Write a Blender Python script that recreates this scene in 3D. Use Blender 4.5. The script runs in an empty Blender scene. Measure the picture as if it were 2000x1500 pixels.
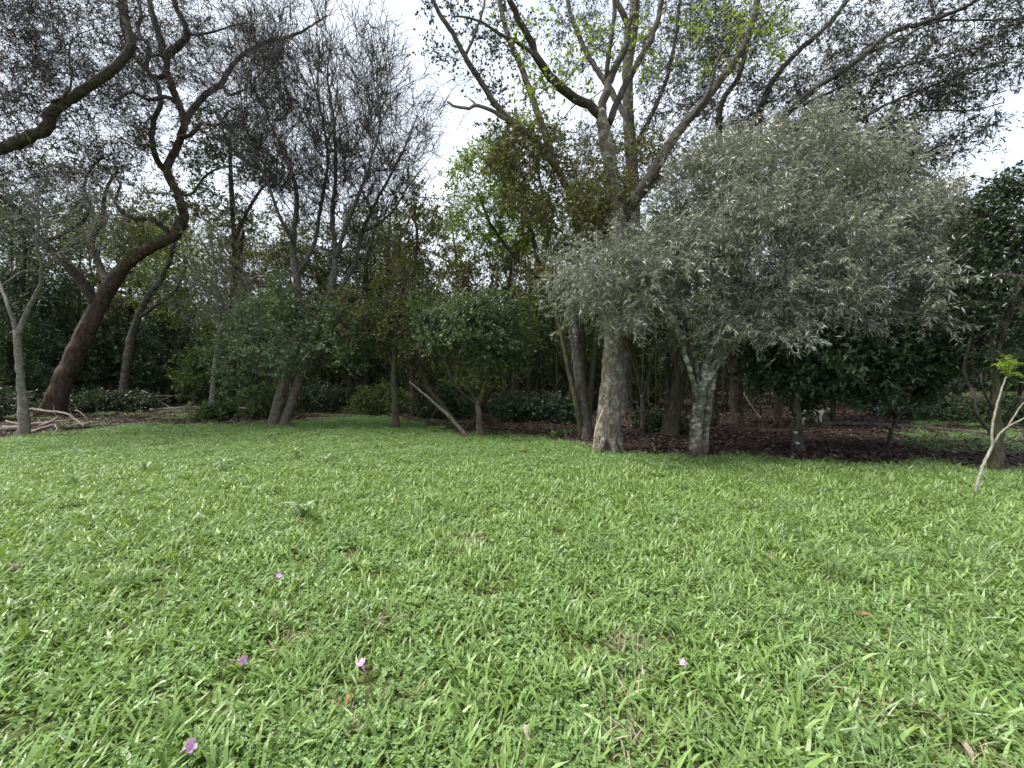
import bpy, math
import numpy as np
from mathutils import Vector

rng = np.random.default_rng(11)
scene = bpy.context.scene
C = scene.collection
R = math.radians

# ------------------------------------------------------------------ camera
F = 800.0                    # focal length in pixels of the 2000 x 1500 photograph
CAM_H = 1.5
PITCH = math.atan(30 / F)    # looking slightly down: horizon at row 720
cam = bpy.data.cameras.new('camera')
cam.sensor_width = 36.0
cam.lens = 36.0 * F / 2000.0
cam.clip_start = 0.05
cam.clip_end = 2000
camo = bpy.data.objects.new('camera', cam)
camo.location = (0, 0, CAM_H)
camo.rotation_euler = (R(90) - PITCH, 0, 0)
C.objects.link(camo)
scene.camera = camo

# ------------------------------------------------------------------ sky, sun, exposure
SUN_AZ, SUN_EL = R(268), R(62)          # veiled sun high ahead to the left (bearing from +Y, clockwise)
world = bpy.data.worlds.new('World')
scene.world = world
world.use_nodes = True
nt = world.node_tree
bg = nt.nodes['Background']
bg.inputs['Strength'].default_value = 0.05
sky = nt.nodes.new('ShaderNodeTexSky')
sky.sky_type = 'NISHITA'
sky.sun_disc = False
sky.sun_elevation = SUN_EL
sky.sun_rotation = SUN_AZ
tc = nt.nodes.new('ShaderNodeTexCoord')
mp = nt.nodes.new('ShaderNodeMapping')
mp.inputs['Scale'].default_value = (1, 1, 2.2)
cl = nt.nodes.new('ShaderNodeTexNoise')
cl.inputs['Scale'].default_value = 1.7
cl.inputs['Detail'].default_value = 6
cr = nt.nodes.new('ShaderNodeValToRGB')
cr.color_ramp.elements[0].position = 0.28
cr.color_ramp.elements[0].color = (0.62, 0.62, 0.62, 1)
cr.color_ramp.elements[1].position = 0.5
cr.color_ramp.elements[1].color = (1, 1, 1, 1)
cc = nt.nodes.new('ShaderNodeMix')
cc.data_type = 'RGBA'
cc.inputs[6].default_value = (3.7, 4.4, 5.4, 1)
cc.inputs[7].default_value = (5.7, 5.85, 6.1, 1)
mx = nt.nodes.new('ShaderNodeMix')
mx.data_type = 'RGBA'
L = nt.links.new
L(tc.outputs['Generated'], mp.inputs['Vector'])
L(mp.outputs['Vector'], cl.inputs['Vector'])
L(cl.outputs['Fac'], cr.inputs['Fac'])
L(cr.outputs['Color'], mx.inputs[0])
L(cl.outputs['Fac'], cc.inputs[0])
L(sky.outputs['Color'], mx.inputs[6])
L(cc.outputs[2], mx.inputs[7])
L(mx.outputs[2], bg.inputs['Color'])

sl = bpy.data.lights.new('sun', 'SUN')
sl.energy = 1.5
sl.angle = R(24)
sl.color = (1.0, 0.95, 0.87)
so = bpy.data.objects.new('sun', sl)
sd = Vector((math.sin(SUN_AZ) * math.cos(SUN_EL), math.cos(SUN_AZ) * math.cos(SUN_EL), math.sin(SUN_EL)))
so.rotation_euler = (-sd).to_track_quat('-Z', 'Y').to_euler()
so.location = sd * 40
C.objects.link(so)

vs = scene.view_settings
vs.view_transform = 'Standard'
vs.look = 'None'
vs.exposure = 2.3
vs.gamma = 1.0
vs.use_curve_mapping = False
cy = scene.cycles
cy.max_bounces = 4
cy.diffuse_bounces = 2
cy.glossy_bounces = 2
cy.transmission_bounces = 3
cy.use_adaptive_sampling = True
cy.adaptive_threshold = 0.02
cy.transparent_max_bounces = 4
cy.caustics_reflective = False
cy.caustics_refractive = False

# ------------------------------------------------------------------ pixels to places
CF = np.array([0, math.cos(PITCH), -math.sin(PITCH)])
CU = np.array([0, math.sin(PITCH), math.cos(PITCH)])
CR = np.array([1.0, 0, 0])
CP = np.array([0, 0, CAM_H])


def ray(px, py):
    return CF + CR * ((px - 1000) / F) + CU * ((750 - py) / F)


def at(px, py, Y):
    d = ray(px, py)
    return CP + d * (Y / d[1])


def ground(px, py, z=0.0):
    d = ray(px, py)
    return CP + d * ((z - CAM_H) / d[2])


# ------------------------------------------------------------------ materials
def new_mat(name):
    m = bpy.data.materials.new(name)
    m.use_nodes = True
    t = m.node_tree
    for n in list(t.nodes):
        t.nodes.remove(n)
    out = t.nodes.new('ShaderNodeOutputMaterial')
    return m, t, out


def ramp(t, stops):
    n = t.nodes.new('ShaderNodeValToRGB')
    e = n.color_ramp.elements
    while len(e) < len(stops):
        e.new(0.5)
    for k, (p, c) in enumerate(stops):
        e[k].position = p
        e[k].color = (c[0], c[1], c[2], 1)
    return n


def leaf_mat(name, stops, transl=0.3, rough=0.5, spec=0.35, obj_random=False):
    """colour of each leaf from its own random number; some light passes through"""
    m, t, out = new_mat(name)
    a = t.nodes.new('ShaderNodeAttribute')
    a.attribute_name = 'rnd'
    cr = ramp(t, stops)
    if obj_random:
        oi = t.nodes.new('ShaderNodeObjectInfo')
        ma = t.nodes.new('ShaderNodeMath')
        ma.operation = 'MULTIPLY_ADD'
        ma.inputs[1].default_value = 0.35
        mb = t.nodes.new('ShaderNodeMath')
        mb.operation = 'MULTIPLY_ADD'
        mb.inputs[1].default_value = 0.65
        mb.inputs[2].default_value = 0.0
        t.links.new(a.outputs['Fac'], mb.inputs[0])
        t.links.new(oi.outputs['Random'], ma.inputs[0])
        t.links.new(mb.outputs[0], ma.inputs[2])
        t.links.new(ma.outputs[0], cr.inputs['Fac'])
    else:
        t.links.new(a.outputs['Fac'], cr.inputs['Fac'])
    p = t.nodes.new('ShaderNodeBsdfPrincipled')
    p.inputs['Roughness'].default_value = rough
    p.inputs['Specular IOR Level'].default_value = spec
    tr = t.nodes.new('ShaderNodeBsdfTranslucent')
    mixc = t.nodes.new('ShaderNodeMix')
    mixc.data_type = 'RGBA'
    mixc.blend_type = 'MULTIPLY'
    mixc.inputs[0].default_value = 1
    mixc.inputs[7].default_value = (1.25, 1.2, 0.6, 1)
    t.links.new(cr.outputs['Color'], mixc.inputs[6])
    t.links.new(cr.outputs['Color'], p.inputs['Base Color'])
    t.links.new(mixc.outputs[2], tr.inputs['Color'])
    mx = t.nodes.new('ShaderNodeMixShader')
    mx.inputs[0].default_value = transl
    t.links.new(p.outputs[0], mx.inputs[1])
    t.links.new(tr.outputs[0], mx.inputs[2])
    t.links.new(mx.outputs[0], out.inputs['Surface'])
    return m


def bark_mat(name, dark, light, patch=None, patch_amt=0.5, scale=6.0, stretch=0.25, bump=0.6, base=None, base_h=0.5, moss=None):
    """furrowed bark; patches of lichen; foot of the trunk stained with soil"""
    m, t, out = new_mat(name)
    tc = t.nodes.new('ShaderNodeTexCoord')
    mp = t.nodes.new('ShaderNodeMapping')
    mp.inputs['Scale'].default_value = (1, 1, stretch)
    n1 = t.nodes.new('ShaderNodeTexNoise')
    n1.inputs['Scale'].default_value = scale * 4
    n1.inputs['Detail'].default_value = 6
    n1.inputs['Roughness'].default_value = 0.7
    t.links.new(tc.outputs['Object'], mp.inputs['Vector'])
    t.links.new(mp.outputs['Vector'], n1.inputs['Vector'])
    r1 = ramp(t, [(0.32, dark), (0.68, light)])
    t.links.new(n1.outputs['Fac'], r1.inputs['Fac'])
    col = r1.outputs['Color']

    def blotch(col, colour, sc, lo, hi, amt):
        n = t.nodes.new('ShaderNodeTexNoise')
        n.inputs['Scale'].default_value = sc
        n.inputs['Detail'].default_value = 5
        n.inputs['Roughness'].default_value = 0.72
        t.links.new(tc.outputs['Object'], n.inputs['Vector'])
        r = ramp(t, [(lo, (0, 0, 0)), (hi, (amt, amt, amt))])
        t.links.new(n.outputs['Fac'], r.inputs['Fac'])
        mx = t.nodes.new('ShaderNodeMix')
        mx.data_type = 'RGBA'
        t.links.new(r.outputs['Color'], mx.inputs[0])
        t.links.new(col, mx.inputs[6])
        mx.inputs[7].default_value = (*colour, 1)
        return mx.outputs[2]
    if patch:
        col = blotch(col, patch, scale * 1.3, 0.5, 0.6, patch_amt)
    if moss:
        col = blotch(col, moss, scale * 0.6, 0.47, 0.62, 0.8)
    if base:
        sx = t.nodes.new('ShaderNodeSeparateXYZ')
        t.links.new(tc.outputs['Object'], sx.inputs[0])
        mr = t.nodes.new('ShaderNodeMath')
        mr.operation = 'MULTIPLY_ADD'
        mr.inputs[1].default_value = 1.0
        t.links.new(n1.outputs['Fac'], mr.inputs[0])
        t.links.new(sx.outputs['Z'], mr.inputs[2])
        rb = ramp(t, [(0.28, (0.7,) * 3), (min(1.0, 0.4 + base_h), (0,) * 3)])
        t.links.new(mr.outputs[0], rb.inputs['Fac'])
        mx = t.nodes.new('ShaderNodeMix')
        mx.data_type = 'RGBA'
        t.links.new(rb.outputs['Color'], mx.inputs[0])
        t.links.new(col, mx.inputs[6])
        mx.inputs[7].default_value = (*base, 1)
        col = mx.outputs[2]
    p = t.nodes.new('ShaderNodeBsdfPrincipled')
    p.inputs['Roughness'].default_value = 0.9
    p.inputs['Specular IOR Level'].default_value = 0.2
    t.links.new(col, p.inputs['Base Color'])
    b = t.nodes.new('ShaderNodeBump')
    b.inputs['Strength'].default_value = bump
    b.inputs['Distance'].default_value = 0.03
    t.links.new(n1.outputs['Fac'], b.inputs['Height'])
    t.links.new(b.outputs[0], p.inputs['Normal'])
    t.links.new(p.outputs[0], out.inputs['Surface'])
    return m


def birch_mat(name):
    """whitish bark with dark level bands and mossy grey blotches"""
    m, t, out = new_mat(name)
    tc = t.nodes.new('ShaderNodeTexCoord')
    mp = t.nodes.new('ShaderNodeMapping')
    mp.inputs['Scale'].default_value = (7, 7, 13)
    n1 = t.nodes.new('ShaderNodeTexNoise')
    n1.inputs['Scale'].default_value = 1.0
    n1.inputs['Detail'].default_value = 5
    n1.inputs['Roughness'].default_value = 0.75
    t.links.new(tc.outputs['Object'], mp.inputs['Vector'])
    t.links.new(mp.outputs['Vector'], n1.inputs['Vector'])
    r1 = ramp(t, [(0.38, (0.035, 0.03, 0.024)), (0.5, (0.18, 0.17, 0.145)), (0.6, (0.5, 0.49, 0.45))])
    t.links.new(n1.outputs['Fac'], r1.inputs['Fac'])
    n2 = t.nodes.new('ShaderNodeTexNoise')
    n2.inputs['Scale'].default_value = 5.0
    n2.inputs['Detail'].default_value = 5
    r2 = ramp(t, [(0.45, (0, 0, 0)), (0.58, (0.8, 0.8, 0.8))])
    t.links.new(tc.outputs['Object'], n2.inputs['Vector'])
    t.links.new(n2.outputs['Fac'], r2.inputs['Fac'])
    mx = t.nodes.new('ShaderNodeMix')
    mx.data_type = 'RGBA'
    mx.inputs[7].default_value = (0.075, 0.075, 0.05, 1)
    t.links.new(r2.outputs['Color'], mx.inputs[0])
    t.links.new(r1.outputs['Color'], mx.inputs[6])
    sx = t.nodes.new('ShaderNodeSeparateXYZ')
    t.links.new(tc.outputs['Object'], sx.inputs[0])
    rb = ramp(t, [(0.03, (0.7,) * 3), (0.42, (0,) * 3)])
    t.links.new(sx.outputs['Z'], rb.inputs['Fac'])
    mb = t.nodes.new('ShaderNodeMix')
    mb.data_type = 'RGBA'
    mb.inputs[7].default_value = (0.1, 0.062, 0.045, 1)
    t.links.new(rb.outputs['Color'], mb.inputs[0])
    t.links.new(mx.outputs[2], mb.inputs[6])
    p = t.nodes.new('ShaderNodeBsdfPrincipled')
    p.inputs['Roughness'].default_value = 0.85
    p.inputs['Specular IOR Level'].default_value = 0.2
    t.links.new(mb.outputs[2], p.inputs['Base Color'])
    b = t.nodes.new('ShaderNodeBump')
    b.inputs['Strength'].default_value = 0.35
    b.inputs['Distance'].default_value = 0.01
    t.links.new(n1.outputs['Fac'], b.inputs['Height'])
    t.links.new(b.outputs[0], p.inputs['Normal'])
    t.links.new(p.outputs[0], out.inputs['Surface'])
    return m


def plain_mat(name, c0, c1, scale=8, rough=0.8):
    m, t, out = new_mat(name)
    tc = t.nodes.new('ShaderNodeTexCoord')
    n = t.nodes.new('ShaderNodeTexNoise')
    n.inputs['Scale'].default_value = scale
    n.inputs['Detail'].default_value = 4
    r = ramp(t, [(0.35, c0), (0.65, c1)])
    p = t.nodes.new('ShaderNodeBsdfPrincipled')
    p.inputs['Roughness'].default_value = rough
    p.inputs['Specular IOR Level'].default_value = 0.25
    t.links.new(tc.outputs['Object'], n.inputs['Vector'])
    t.links.new(n.outputs['Fac'], r.inputs['Fac'])
    t.links.new(r.outputs['Color'], p.inputs['Base Color'])
    t.links.new(p.outputs[0], out.inputs['Surface'])
    return m


BARK = {
    'redbrown': bark_mat('bark_redbrown', (0.022, 0.016, 0.013), (0.15, 0.1, 0.078), (0.045, 0.048, 0.034), 0.9, 3.2, 0.22, 1.0, (0.12, 0.066, 0.05), 0.6),
    'grey': bark_mat('bark_grey', (0.035, 0.03, 0.024), (0.14, 0.125, 0.105), (0.22, 0.22, 0.185), 0.5, 7, 0.3, 0.7, (0.16, 0.09, 0.07), 0.5),
    'pale': bark_mat('bark_pale', (0.07, 0.062, 0.05), (0.24, 0.22, 0.19), (0.33, 0.33, 0.28), 0.6, 8, 0.6, 0.6, (0.17, 0.1, 0.08), 0.8),
    'lichen': bark_mat('bark_lichen', (0.05, 0.042, 0.034), (0.2, 0.165, 0.135), (0.3, 0.31, 0.255), 0.8, 6, 0.13, 1.0, (0.115, 0.07, 0.055), 0.3),
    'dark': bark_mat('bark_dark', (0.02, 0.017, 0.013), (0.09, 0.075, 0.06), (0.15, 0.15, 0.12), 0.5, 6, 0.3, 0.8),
    'moss': bark_mat('bark_moss', (0.03, 0.026, 0.018), (0.13, 0.11, 0.08), None, 0, 6, 0.25, 0.8, None, 0, (0.075, 0.095, 0.03)),
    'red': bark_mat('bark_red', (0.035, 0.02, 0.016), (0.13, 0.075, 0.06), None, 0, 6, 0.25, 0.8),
    'deadwood': bark_mat('bark_deadwood', (0.11, 0.085, 0.065), (0.38, 0.33, 0.27), (0.13, 0.12, 0.08), 0.7, 9, 0.3, 0.5),
    'greylimb': bark_mat('bark_greylimb', (0.035, 0.032, 0.03), (0.16, 0.155, 0.145), (0.06, 0.06, 0.04), 0.6, 8, 0.4, 0.6),
    'birch': birch_mat('bark_birch'),
    'peeled': plain_mat('bark_peeled', (0.3, 0.24, 0.17), (0.56, 0.48, 0.38), 14),
    'sapling': plain_mat('bark_sapling', (0.2, 0.195, 0.14), (0.34, 0.33, 0.26), 20),
}
TWIG = {
    'dark': plain_mat('twig_dark', (0.03, 0.027, 0.026), (0.075, 0.066, 0.06), 3),
    'grey': plain_mat('twig_grey', (0.09, 0.085, 0.075), (0.24, 0.23, 0.2), 3),
    'mid': plain_mat('twig_mid', (0.05, 0.044, 0.036), (0.13, 0.115, 0.095), 3),
}
LEAF = {
    'glaucous': leaf_mat('leaf_glaucous', [(0, (0.1026, 0.1134, 0.0864)), (0.5, (0.2052, 0.2214, 0.1814)), (0.85, (0.3348, 0.351, 0.3024)), (1, (0.2592, 0.2484, 0.162))], 0.2, 0.38, 0.7),
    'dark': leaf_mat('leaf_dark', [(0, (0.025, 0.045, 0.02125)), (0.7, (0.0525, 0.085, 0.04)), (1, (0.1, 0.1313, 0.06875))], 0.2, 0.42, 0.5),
    'mid': leaf_mat('leaf_mid', [(0, (0.042, 0.072, 0.024)), (0.6, (0.09, 0.138, 0.042)), (0.93, (0.156, 0.198, 0.06)), (1, (0.36, 0.288, 0.048))], 0.35, 0.45, 0.4),
    'silvergreen': leaf_mat('leaf_silvergreen', [(0, (0.0575, 0.092, 0.04025)), (0.6, (0.1035, 0.1552, 0.07475)), (1, (0.1955, 0.2415, 0.115))], 0.3, 0.42, 0.5),
    'bright': leaf_mat('leaf_bright', [(0, (0.08, 0.13, 0.025)), (0.5, (0.15, 0.22, 0.035)), (1, (0.26, 0.34, 0.05))], 0.45, 0.45, 0.4),
    'young': leaf_mat('leaf_young', [(0, (0.12, 0.19, 0.03)), (1, (0.27, 0.36, 0.06))], 0.5, 0.45, 0.4),
    'olive': leaf_mat('leaf_olive', [(0, (0.05625, 0.0625, 0.0275)), (0.6, (0.1125, 0.125, 0.0475)), (0.9, (0.1875, 0.175, 0.0625)), (1, (0.25, 0.1625, 0.05))], 0.3, 0.5, 0.35),
    'yellow': leaf_mat('leaf_yellow', [(0, (0.06325, 0.08625, 0.0253)), (0.5, (0.1265, 0.1495, 0.0437)), (0.88, (0.2185, 0.2127, 0.0575)), (1, (0.322, 0.2185, 0.05175))], 0.35, 0.5, 0.35),
    'bud': leaf_mat('leaf_bud', [(0, (0.035, 0.032, 0.034)), (0.8, (0.075, 0.068, 0.068)), (1, (0.12, 0.1, 0.06))], 0.15, 0.6, 0.2),
    'lace': leaf_mat('leaf_lace', [(0, (0.03, 0.034, 0.028)), (0.7, (0.07, 0.075, 0.06)), (1, (0.13, 0.135, 0.11))], 0.15, 0.4, 0.5),
    'litter': leaf_mat('leaf_litter', [(0, (0.0288, 0.01814, 0.01521)), (0.5, (0.06048, 0.03992, 0.03168)), (0.85, (0.09792, 0.07258, 0.05702)), (1, (0.1728, 0.1512, 0.1267))], 0.05, 0.7, 0.3),
    'far': leaf_mat('leaf_far', [(0, (0.03375, 0.054, 0.027)), (0.7, (0.07425, 0.108, 0.04725)), (1, (0.135, 0.1755, 0.0675))], 0.3, 0.5, 0.4),
}
GRASS = {
    'blade': leaf_mat('grass_blade', [(0, (0.092, 0.155, 0.034)), (0.45, (0.18, 0.285, 0.072)), (0.8, (0.245, 0.37, 0.12)), (0.96, (0.31, 0.42, 0.17)), (1, (0.4, 0.37, 0.2))], 0.32, 0.38, 0.5, True),
    'thin': leaf_mat('grass_thin', [(0, (0.095, 0.155, 0.05)), (0.5, (0.17, 0.255, 0.09)), (0.9, (0.24, 0.34, 0.145)), (1, (0.36, 0.36, 0.2))], 0.32, 0.38, 0.5, True),
    'clover': leaf_mat('clover_leaf', [(0, (0.115, 0.185, 0.055)), (0.6, (0.18, 0.3, 0.1)), (1, (0.27, 0.4, 0.155))], 0.32, 0.45, 0.45, True),
    'weed': leaf_mat('weed_leaf', [(0, (0.17, 0.25, 0.12)), (1, (0.3, 0.39, 0.24))], 0.25, 0.4, 0.5),
}


# ------------------------------------------------------------------ mesh helpers
def mesh(name, V, faces, mat, smooth=False, rnd=None):
    """V (n,3); faces: list of (m,k) index arrays"""
    me = bpy.data.meshes.new(name)
    V = np.ascontiguousarray(V, dtype=np.float32)
    faces = [np.asarray(f, dtype=np.int32) for f in faces if len(f)]
    me.vertices.add(len(V))
    me.vertices.foreach_set('co', V.ravel())
    tot = sum(f.size for f in faces)
    npoly = sum(len(f) for f in faces)
    me.loops.add(tot)
    me.loops.foreach_set('vertex_index', np.concatenate([f.ravel() for f in faces]))
    me.polygons.add(npoly)
    st, o = [], 0
    for f in faces:
        st.append(o + np.arange(len(f)) * f.shape[1])
        o += f.size
    me.polygons.foreach_set('loop_start', np.concatenate(st).astype(np.int32))
    me.polygons.foreach_set('use_smooth', np.full(npoly, smooth))
    if rnd is not None:
        a = me.attributes.new('rnd', 'FLOAT', 'POINT')
        a.data.foreach_set('value', np.ascontiguousarray(rnd, dtype=np.float32))
    me.update(calc_edges=True)
    me.validate()
    if mat:
        me.materials.append(mat)
    return me


def obj(name, me, parent=None, loc=None):
    o = bpy.data.objects.new(name, me)
    C.objects.link(o)
    if parent:
        o.parent = parent
    if loc is not None:
        o.location = loc
    return o


def tag(o, label, cat=None, group=None, kind=None):
    if label:
        o['label'] = label
    if cat:
        o['category'] = cat
    if group:
        o['group'] = group
    if kind:
        o['kind'] = kind
    return o


def unit(v):
    return v / np.maximum(np.linalg.norm(v, axis=-1, keepdims=True), 1e-9)


def smooth_line(P, step):
    """Catmull-Rom through the points, resampled about every step metres"""
    P = np.asarray(P, float)
    if len(P) < 3:
        n = max(2, int(np.linalg.norm(P[-1] - P[0]) / step) + 1)
        u = np.linspace(0, 1, n)[:, None]
        return P[0] * (1 - u) + P[-1] * u
    Q = np.vstack([2 * P[0] - P[1], P, 2 * P[-1] - P[-2]])
    out = []
    for i in range(1, len(Q) - 2):
        n = max(2, int(np.linalg.norm(Q[i + 1] - Q[i]) / step) + 1)
        u = np.linspace(0, 1, n, endpoint=False)[:, None]
        a, b, c, d = Q[i - 1], Q[i], Q[i + 1], Q[i + 2]
        out.append(0.5 * ((2 * b) + (c - a) * u + (2 * a - 5 * b + 4 * c - d) * u ** 2 + (3 * b - a - 3 * c + d) * u ** 3))
    out.append(P[-1:])
    return np.vstack(out)


def tubes(P, Rr, sides, shape=None):
    """P (n,k,3) polylines, Rr (n,k) radii -> verts, quads"""
    n, k, _ = P.shape
    T = np.empty_like(P)
    T[:, 1:-1] = P[:, 2:] - P[:, :-2]
    T[:, 0] = P[:, 1] - P[:, 0]
    T[:, -1] = P[:, -1] - P[:, -2]
    T = unit(T)
    m = np.abs(P[:, -1] - P[:, 0])
    ref = np.zeros((n, 3))
    ref[np.arange(n), np.argmin(m, axis=1)] = 1
    A = unit(np.cross(T, ref[:, None, :]))
    B = np.cross(T, A)
    th = np.arange(sides) * 2 * math.pi / sides
    RR = Rr[:, :, None] * np.ones(sides)
    if shape is not None:
        RR = RR * shape
    V = P[:, :, None, :] + RR[..., None] * (A[:, :, None, :] * np.cos(th)[None, None, :, None] + B[:, :, None, :] * np.sin(th)[None, None, :, None])
    idx = np.arange(n * k * sides).reshape(n, k, sides)
    a = idx[:, :-1, :]
    b = idx[:, 1:, :]
    Q = np.stack([a, np.roll(a, -1, 2), np.roll(b, -1, 2), b], axis=-1).reshape(-1, 4)
    return V.reshape(-1, 3), Q


def trunk_mesh(name, P, Rr, mat, sides=14, rough=0.06, flare=0.0, base_z=0.0, cap=False, ridges=0):
    k = len(P)
    th = np.arange(sides) * 2 * math.pi / sides
    s = np.concatenate([[0], np.cumsum(np.linalg.norm(np.diff(P, axis=0), axis=1))])
    sh = np.ones((k, sides))
    for _ in range(6):
        f1 = rng.integers(1, 5)
        f2 = rng.uniform(0.4, 3.0)
        sh += rough * rng.uniform(0.3, 0.8) * np.sin(f1 * th[None, :] + f2 * s[:, None] + rng.uniform(0, 6.28))
    w_ = rng.standard_normal((k, sides))
    w_ = (w_ + np.roll(w_, 1, 0) + np.roll(w_, -1, 0)) / 2.2
    sh += rough * 0.4 * w_
    if ridges:
        sh += 0.045 * np.sin(ridges * th[None, :] + 0.8 * np.sin(3 * s)[:, None]) * rng.uniform(0.3, 1, (k, sides))
    if flare:
        h = np.maximum(P[:, 2] - base_z, 0)
        lob = 1 + 0.55 * np.cos(5 * th + rng.uniform(0, 6))[None, :] + 0.3 * np.cos(3 * th + rng.uniform(0, 6))[None, :]
        sh += flare * np.exp(-h / 0.2)[:, None] * lob
    V, Q = tubes(P[None], Rr[None], sides, sh[None])
    faces = [Q]
    if cap:
        c0 = len(V)
        V = np.vstack([V, P[-1:], P[:1]])
        last = np.arange((k - 1) * sides, k * sides)
        first = np.arange(sides)
        faces.append(np.stack([last, np.roll(last, -1), np.full(sides, c0)], 1))
        faces.append(np.stack([np.roll(first, -1), first, np.full(sides, c0 + 1)], 1))
    return mesh(name, V, faces, mat, True)


def leaf_batch(P, D, N, Ln, W, fold=0.12, droop=0.1):
    """folded diamond leaves; P base, D axis, N face normal"""
    D = unit(D)
    S = unit(np.cross(D, N))
    N = np.cross(S, D)
    Ln = Ln[:, None]
    W = W[:, None]
    mid = P + D * Ln * 0.45
    tip = P + D * Ln - np.array([0, 0, 1.0]) * Ln * droop
    l = mid + S * W * 0.5 + N * W * fold
    r = mid - S * W * 0.5 + N * W * fold
    V = np.stack([P, r, tip, l], 1).reshape(-1, 3)
    i = np.arange(len(P)) * 4
    T = np.concatenate([np.stack([i, i + 1, i + 2], 1), np.stack([i, i + 2, i + 3], 1)])
    return V, T


def rand_dir(n):
    return unit(rng.standard_normal((n, 3)))


# ------------------------------------------------------------------ trees
class Tree:
    def __init__(s, name, label, base, group=None, cat='tree', Y=None):
        """base: pixel of the foot of the trunk, which stands on the ground"""
        s.b = ground(*base)
        s.Y = s.b[1]
        s.root = tag(obj(name, None, None, s.b), label, cat, group)
        s.root.empty_display_size = 0.2
        s.S = np.zeros((0, 3))
        s.Sr = np.zeros(0)
        s.Sd = np.zeros((0, 3))
        s.br = []

    def limb(s, pts, w0, w1, bark, name='limb', sides=10, rough=0.06, flare=0.0, wob=0.008, ridges=0, grow=True, step=0.13):
        """pts: (px, py[, depth offset]); w0, w1: width in pixels at both ends"""
        P = np.array([at(p[0], p[1], s.Y + (p[2] if len(p) > 2 else 0)) for p in pts])
        kn = P
        P = smooth_line(P, step)
        k = len(P)
        u = np.linspace(0, 1, k)
        if isinstance(w0, (list, tuple)):       # widths at the given points
            s0 = np.concatenate([[0], np.cumsum(np.linalg.norm(np.diff(kn, axis=0), axis=1))])
            s1 = np.concatenate([[0], np.cumsum(np.linalg.norm(np.diff(P, axis=0), axis=1))])
            wd = np.interp(s1 / s1[-1], np.linspace(0, 1, len(w0)) if len(w0) != len(kn) else s0 / s0[-1], w0)
        else:
            wd = w0 * (1 - u) + w1 * u
        r = wd * 0.5 * P[:, 1] / F * P[:, 1] / np.hypot(P[:, 0], P[:, 1])   # wide lens: off-axis things look wider
        P[1:-1] += rng.standard_normal((k - 2, 3)) * np.minimum(wob, r[1:-1, None] * 0.25) if k > 2 else 0
        if flare:
            P = np.vstack([P[0] - [0, 0, 0.12], P])
            r = np.concatenate([[r[0]], r])
        me = trunk_mesh(name, P - s.b, r, BARK[bark], sides, rough, flare, 0.0, True, ridges)
        o = obj(name, me, s.root)
        d = np.gradient(P, axis=0)
        if grow:
            s.S = np.vstack([s.S, P[2:]])
            s.Sr = np.concatenate([s.Sr, r[2:]])
            s.Sd = np.vstack([s.Sd, unit(d)[2:]])
        return o

    def lobes(s, L, n, shell=0.5):
        """n points in the ellipsoids (px, py, rx px, ry px, depth offset m, depth radius m)"""
        w = np.array([l[2] * l[3] for l in L], float)
        cnt = rng.multinomial(n, w / w.sum())
        out = []
        for l, c in zip(L, cnt):
            Y = s.Y + l[4]
            c0 = at(l[0], l[1], Y)
            q = rand_dir(c) * (rng.random(c) ** (shell * 2 / 3))[:, None]
            out.append(c0 + q * np.array([l[2] * Y / F, l[5], l[3] * Y / F]))
        T = np.vstack(out)
        T[:, 2] = np.maximum(T[:, 2], 0.12)
        return T

    def grow(s, L, n, up=0.5, sag=0.0, rmax=0.05, shell=0.5, k=7, wig=0.06, thick=0.012):
        """boughs from the traced skeleton to n points of the crown; returns (n,k,3), (n,k)"""
        T = s.lobes(L, n, shell)
        d0 = np.min(np.linalg.norm(T[:, None, :] - s.S[None, ::3, :], axis=2), axis=1)
        T = T[np.argsort(d0)]
        S, Sr, Sd = [s.S], [s.Sr], [s.Sd]
        cap = len(s.S) + n * (k - 2)
        SS = np.empty((cap, 3)); SS[:len(s.S)] = s.S
        RR = np.empty(cap); RR[:len(s.S)] = s.Sr
        DD = np.empty((cap, 3)); DD[:len(s.S)] = s.Sd
        m = len(s.S)
        PP = np.empty((n, k, 3)); RA = np.empty((n, k))
        u = np.linspace(0, 1, k)[:, None]
        for i, t in enumerate(T):
            v = t - SS[:m]
            dist = np.linalg.norm(v, axis=1)
            al = np.einsum('ij,ij->i', v, DD[:m]) / np.maximum(dist, 1e-6)
            cost = dist * (1.35 - 0.5 * al) + up * np.maximum(0, -v[:, 2]) + 0.25 * (RR[:m] < 0.006)
            j = int(np.argmin(cost))
            p0 = SS[j]
            dd = max(dist[j], 0.05)
            c1 = p0 + (DD[j] * 0.6 + v[j] / dd * 0.4) * dd * 0.4
            c2 = t - (v[j] / dd * 0.6 + np.array([0, 0, up * 0.6])) * dd * 0.35
            line = (1 - u) ** 3 * p0 + 3 * (1 - u) ** 2 * u * c1 + 3 * (1 - u) * u ** 2 * c2 + u ** 3 * t
            line[:, 2] -= sag * dd * (u[:, 0] ** 2)
            line[1:] += rng.standard_normal((k - 1, 3)) * wig * min(dd, 1.2) * 0.5
            line[:, 2] = np.maximum(line[:, 2], 0.05)
            r0 = min(RR[j] * 0.66, rmax, 0.007 + thick * dd)
            ra = r0 * (1 - 0.62 * u[:, 0])
            PP[i] = line; RA[i] = ra
            q = k - 2
            SS[m:m + q] = line[2:]; RR[m:m + q] = ra[2:]
            DD[m:m + q] = unit(np.gradient(line, axis=0))[2:]
            m += q
        return PP, RA

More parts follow.
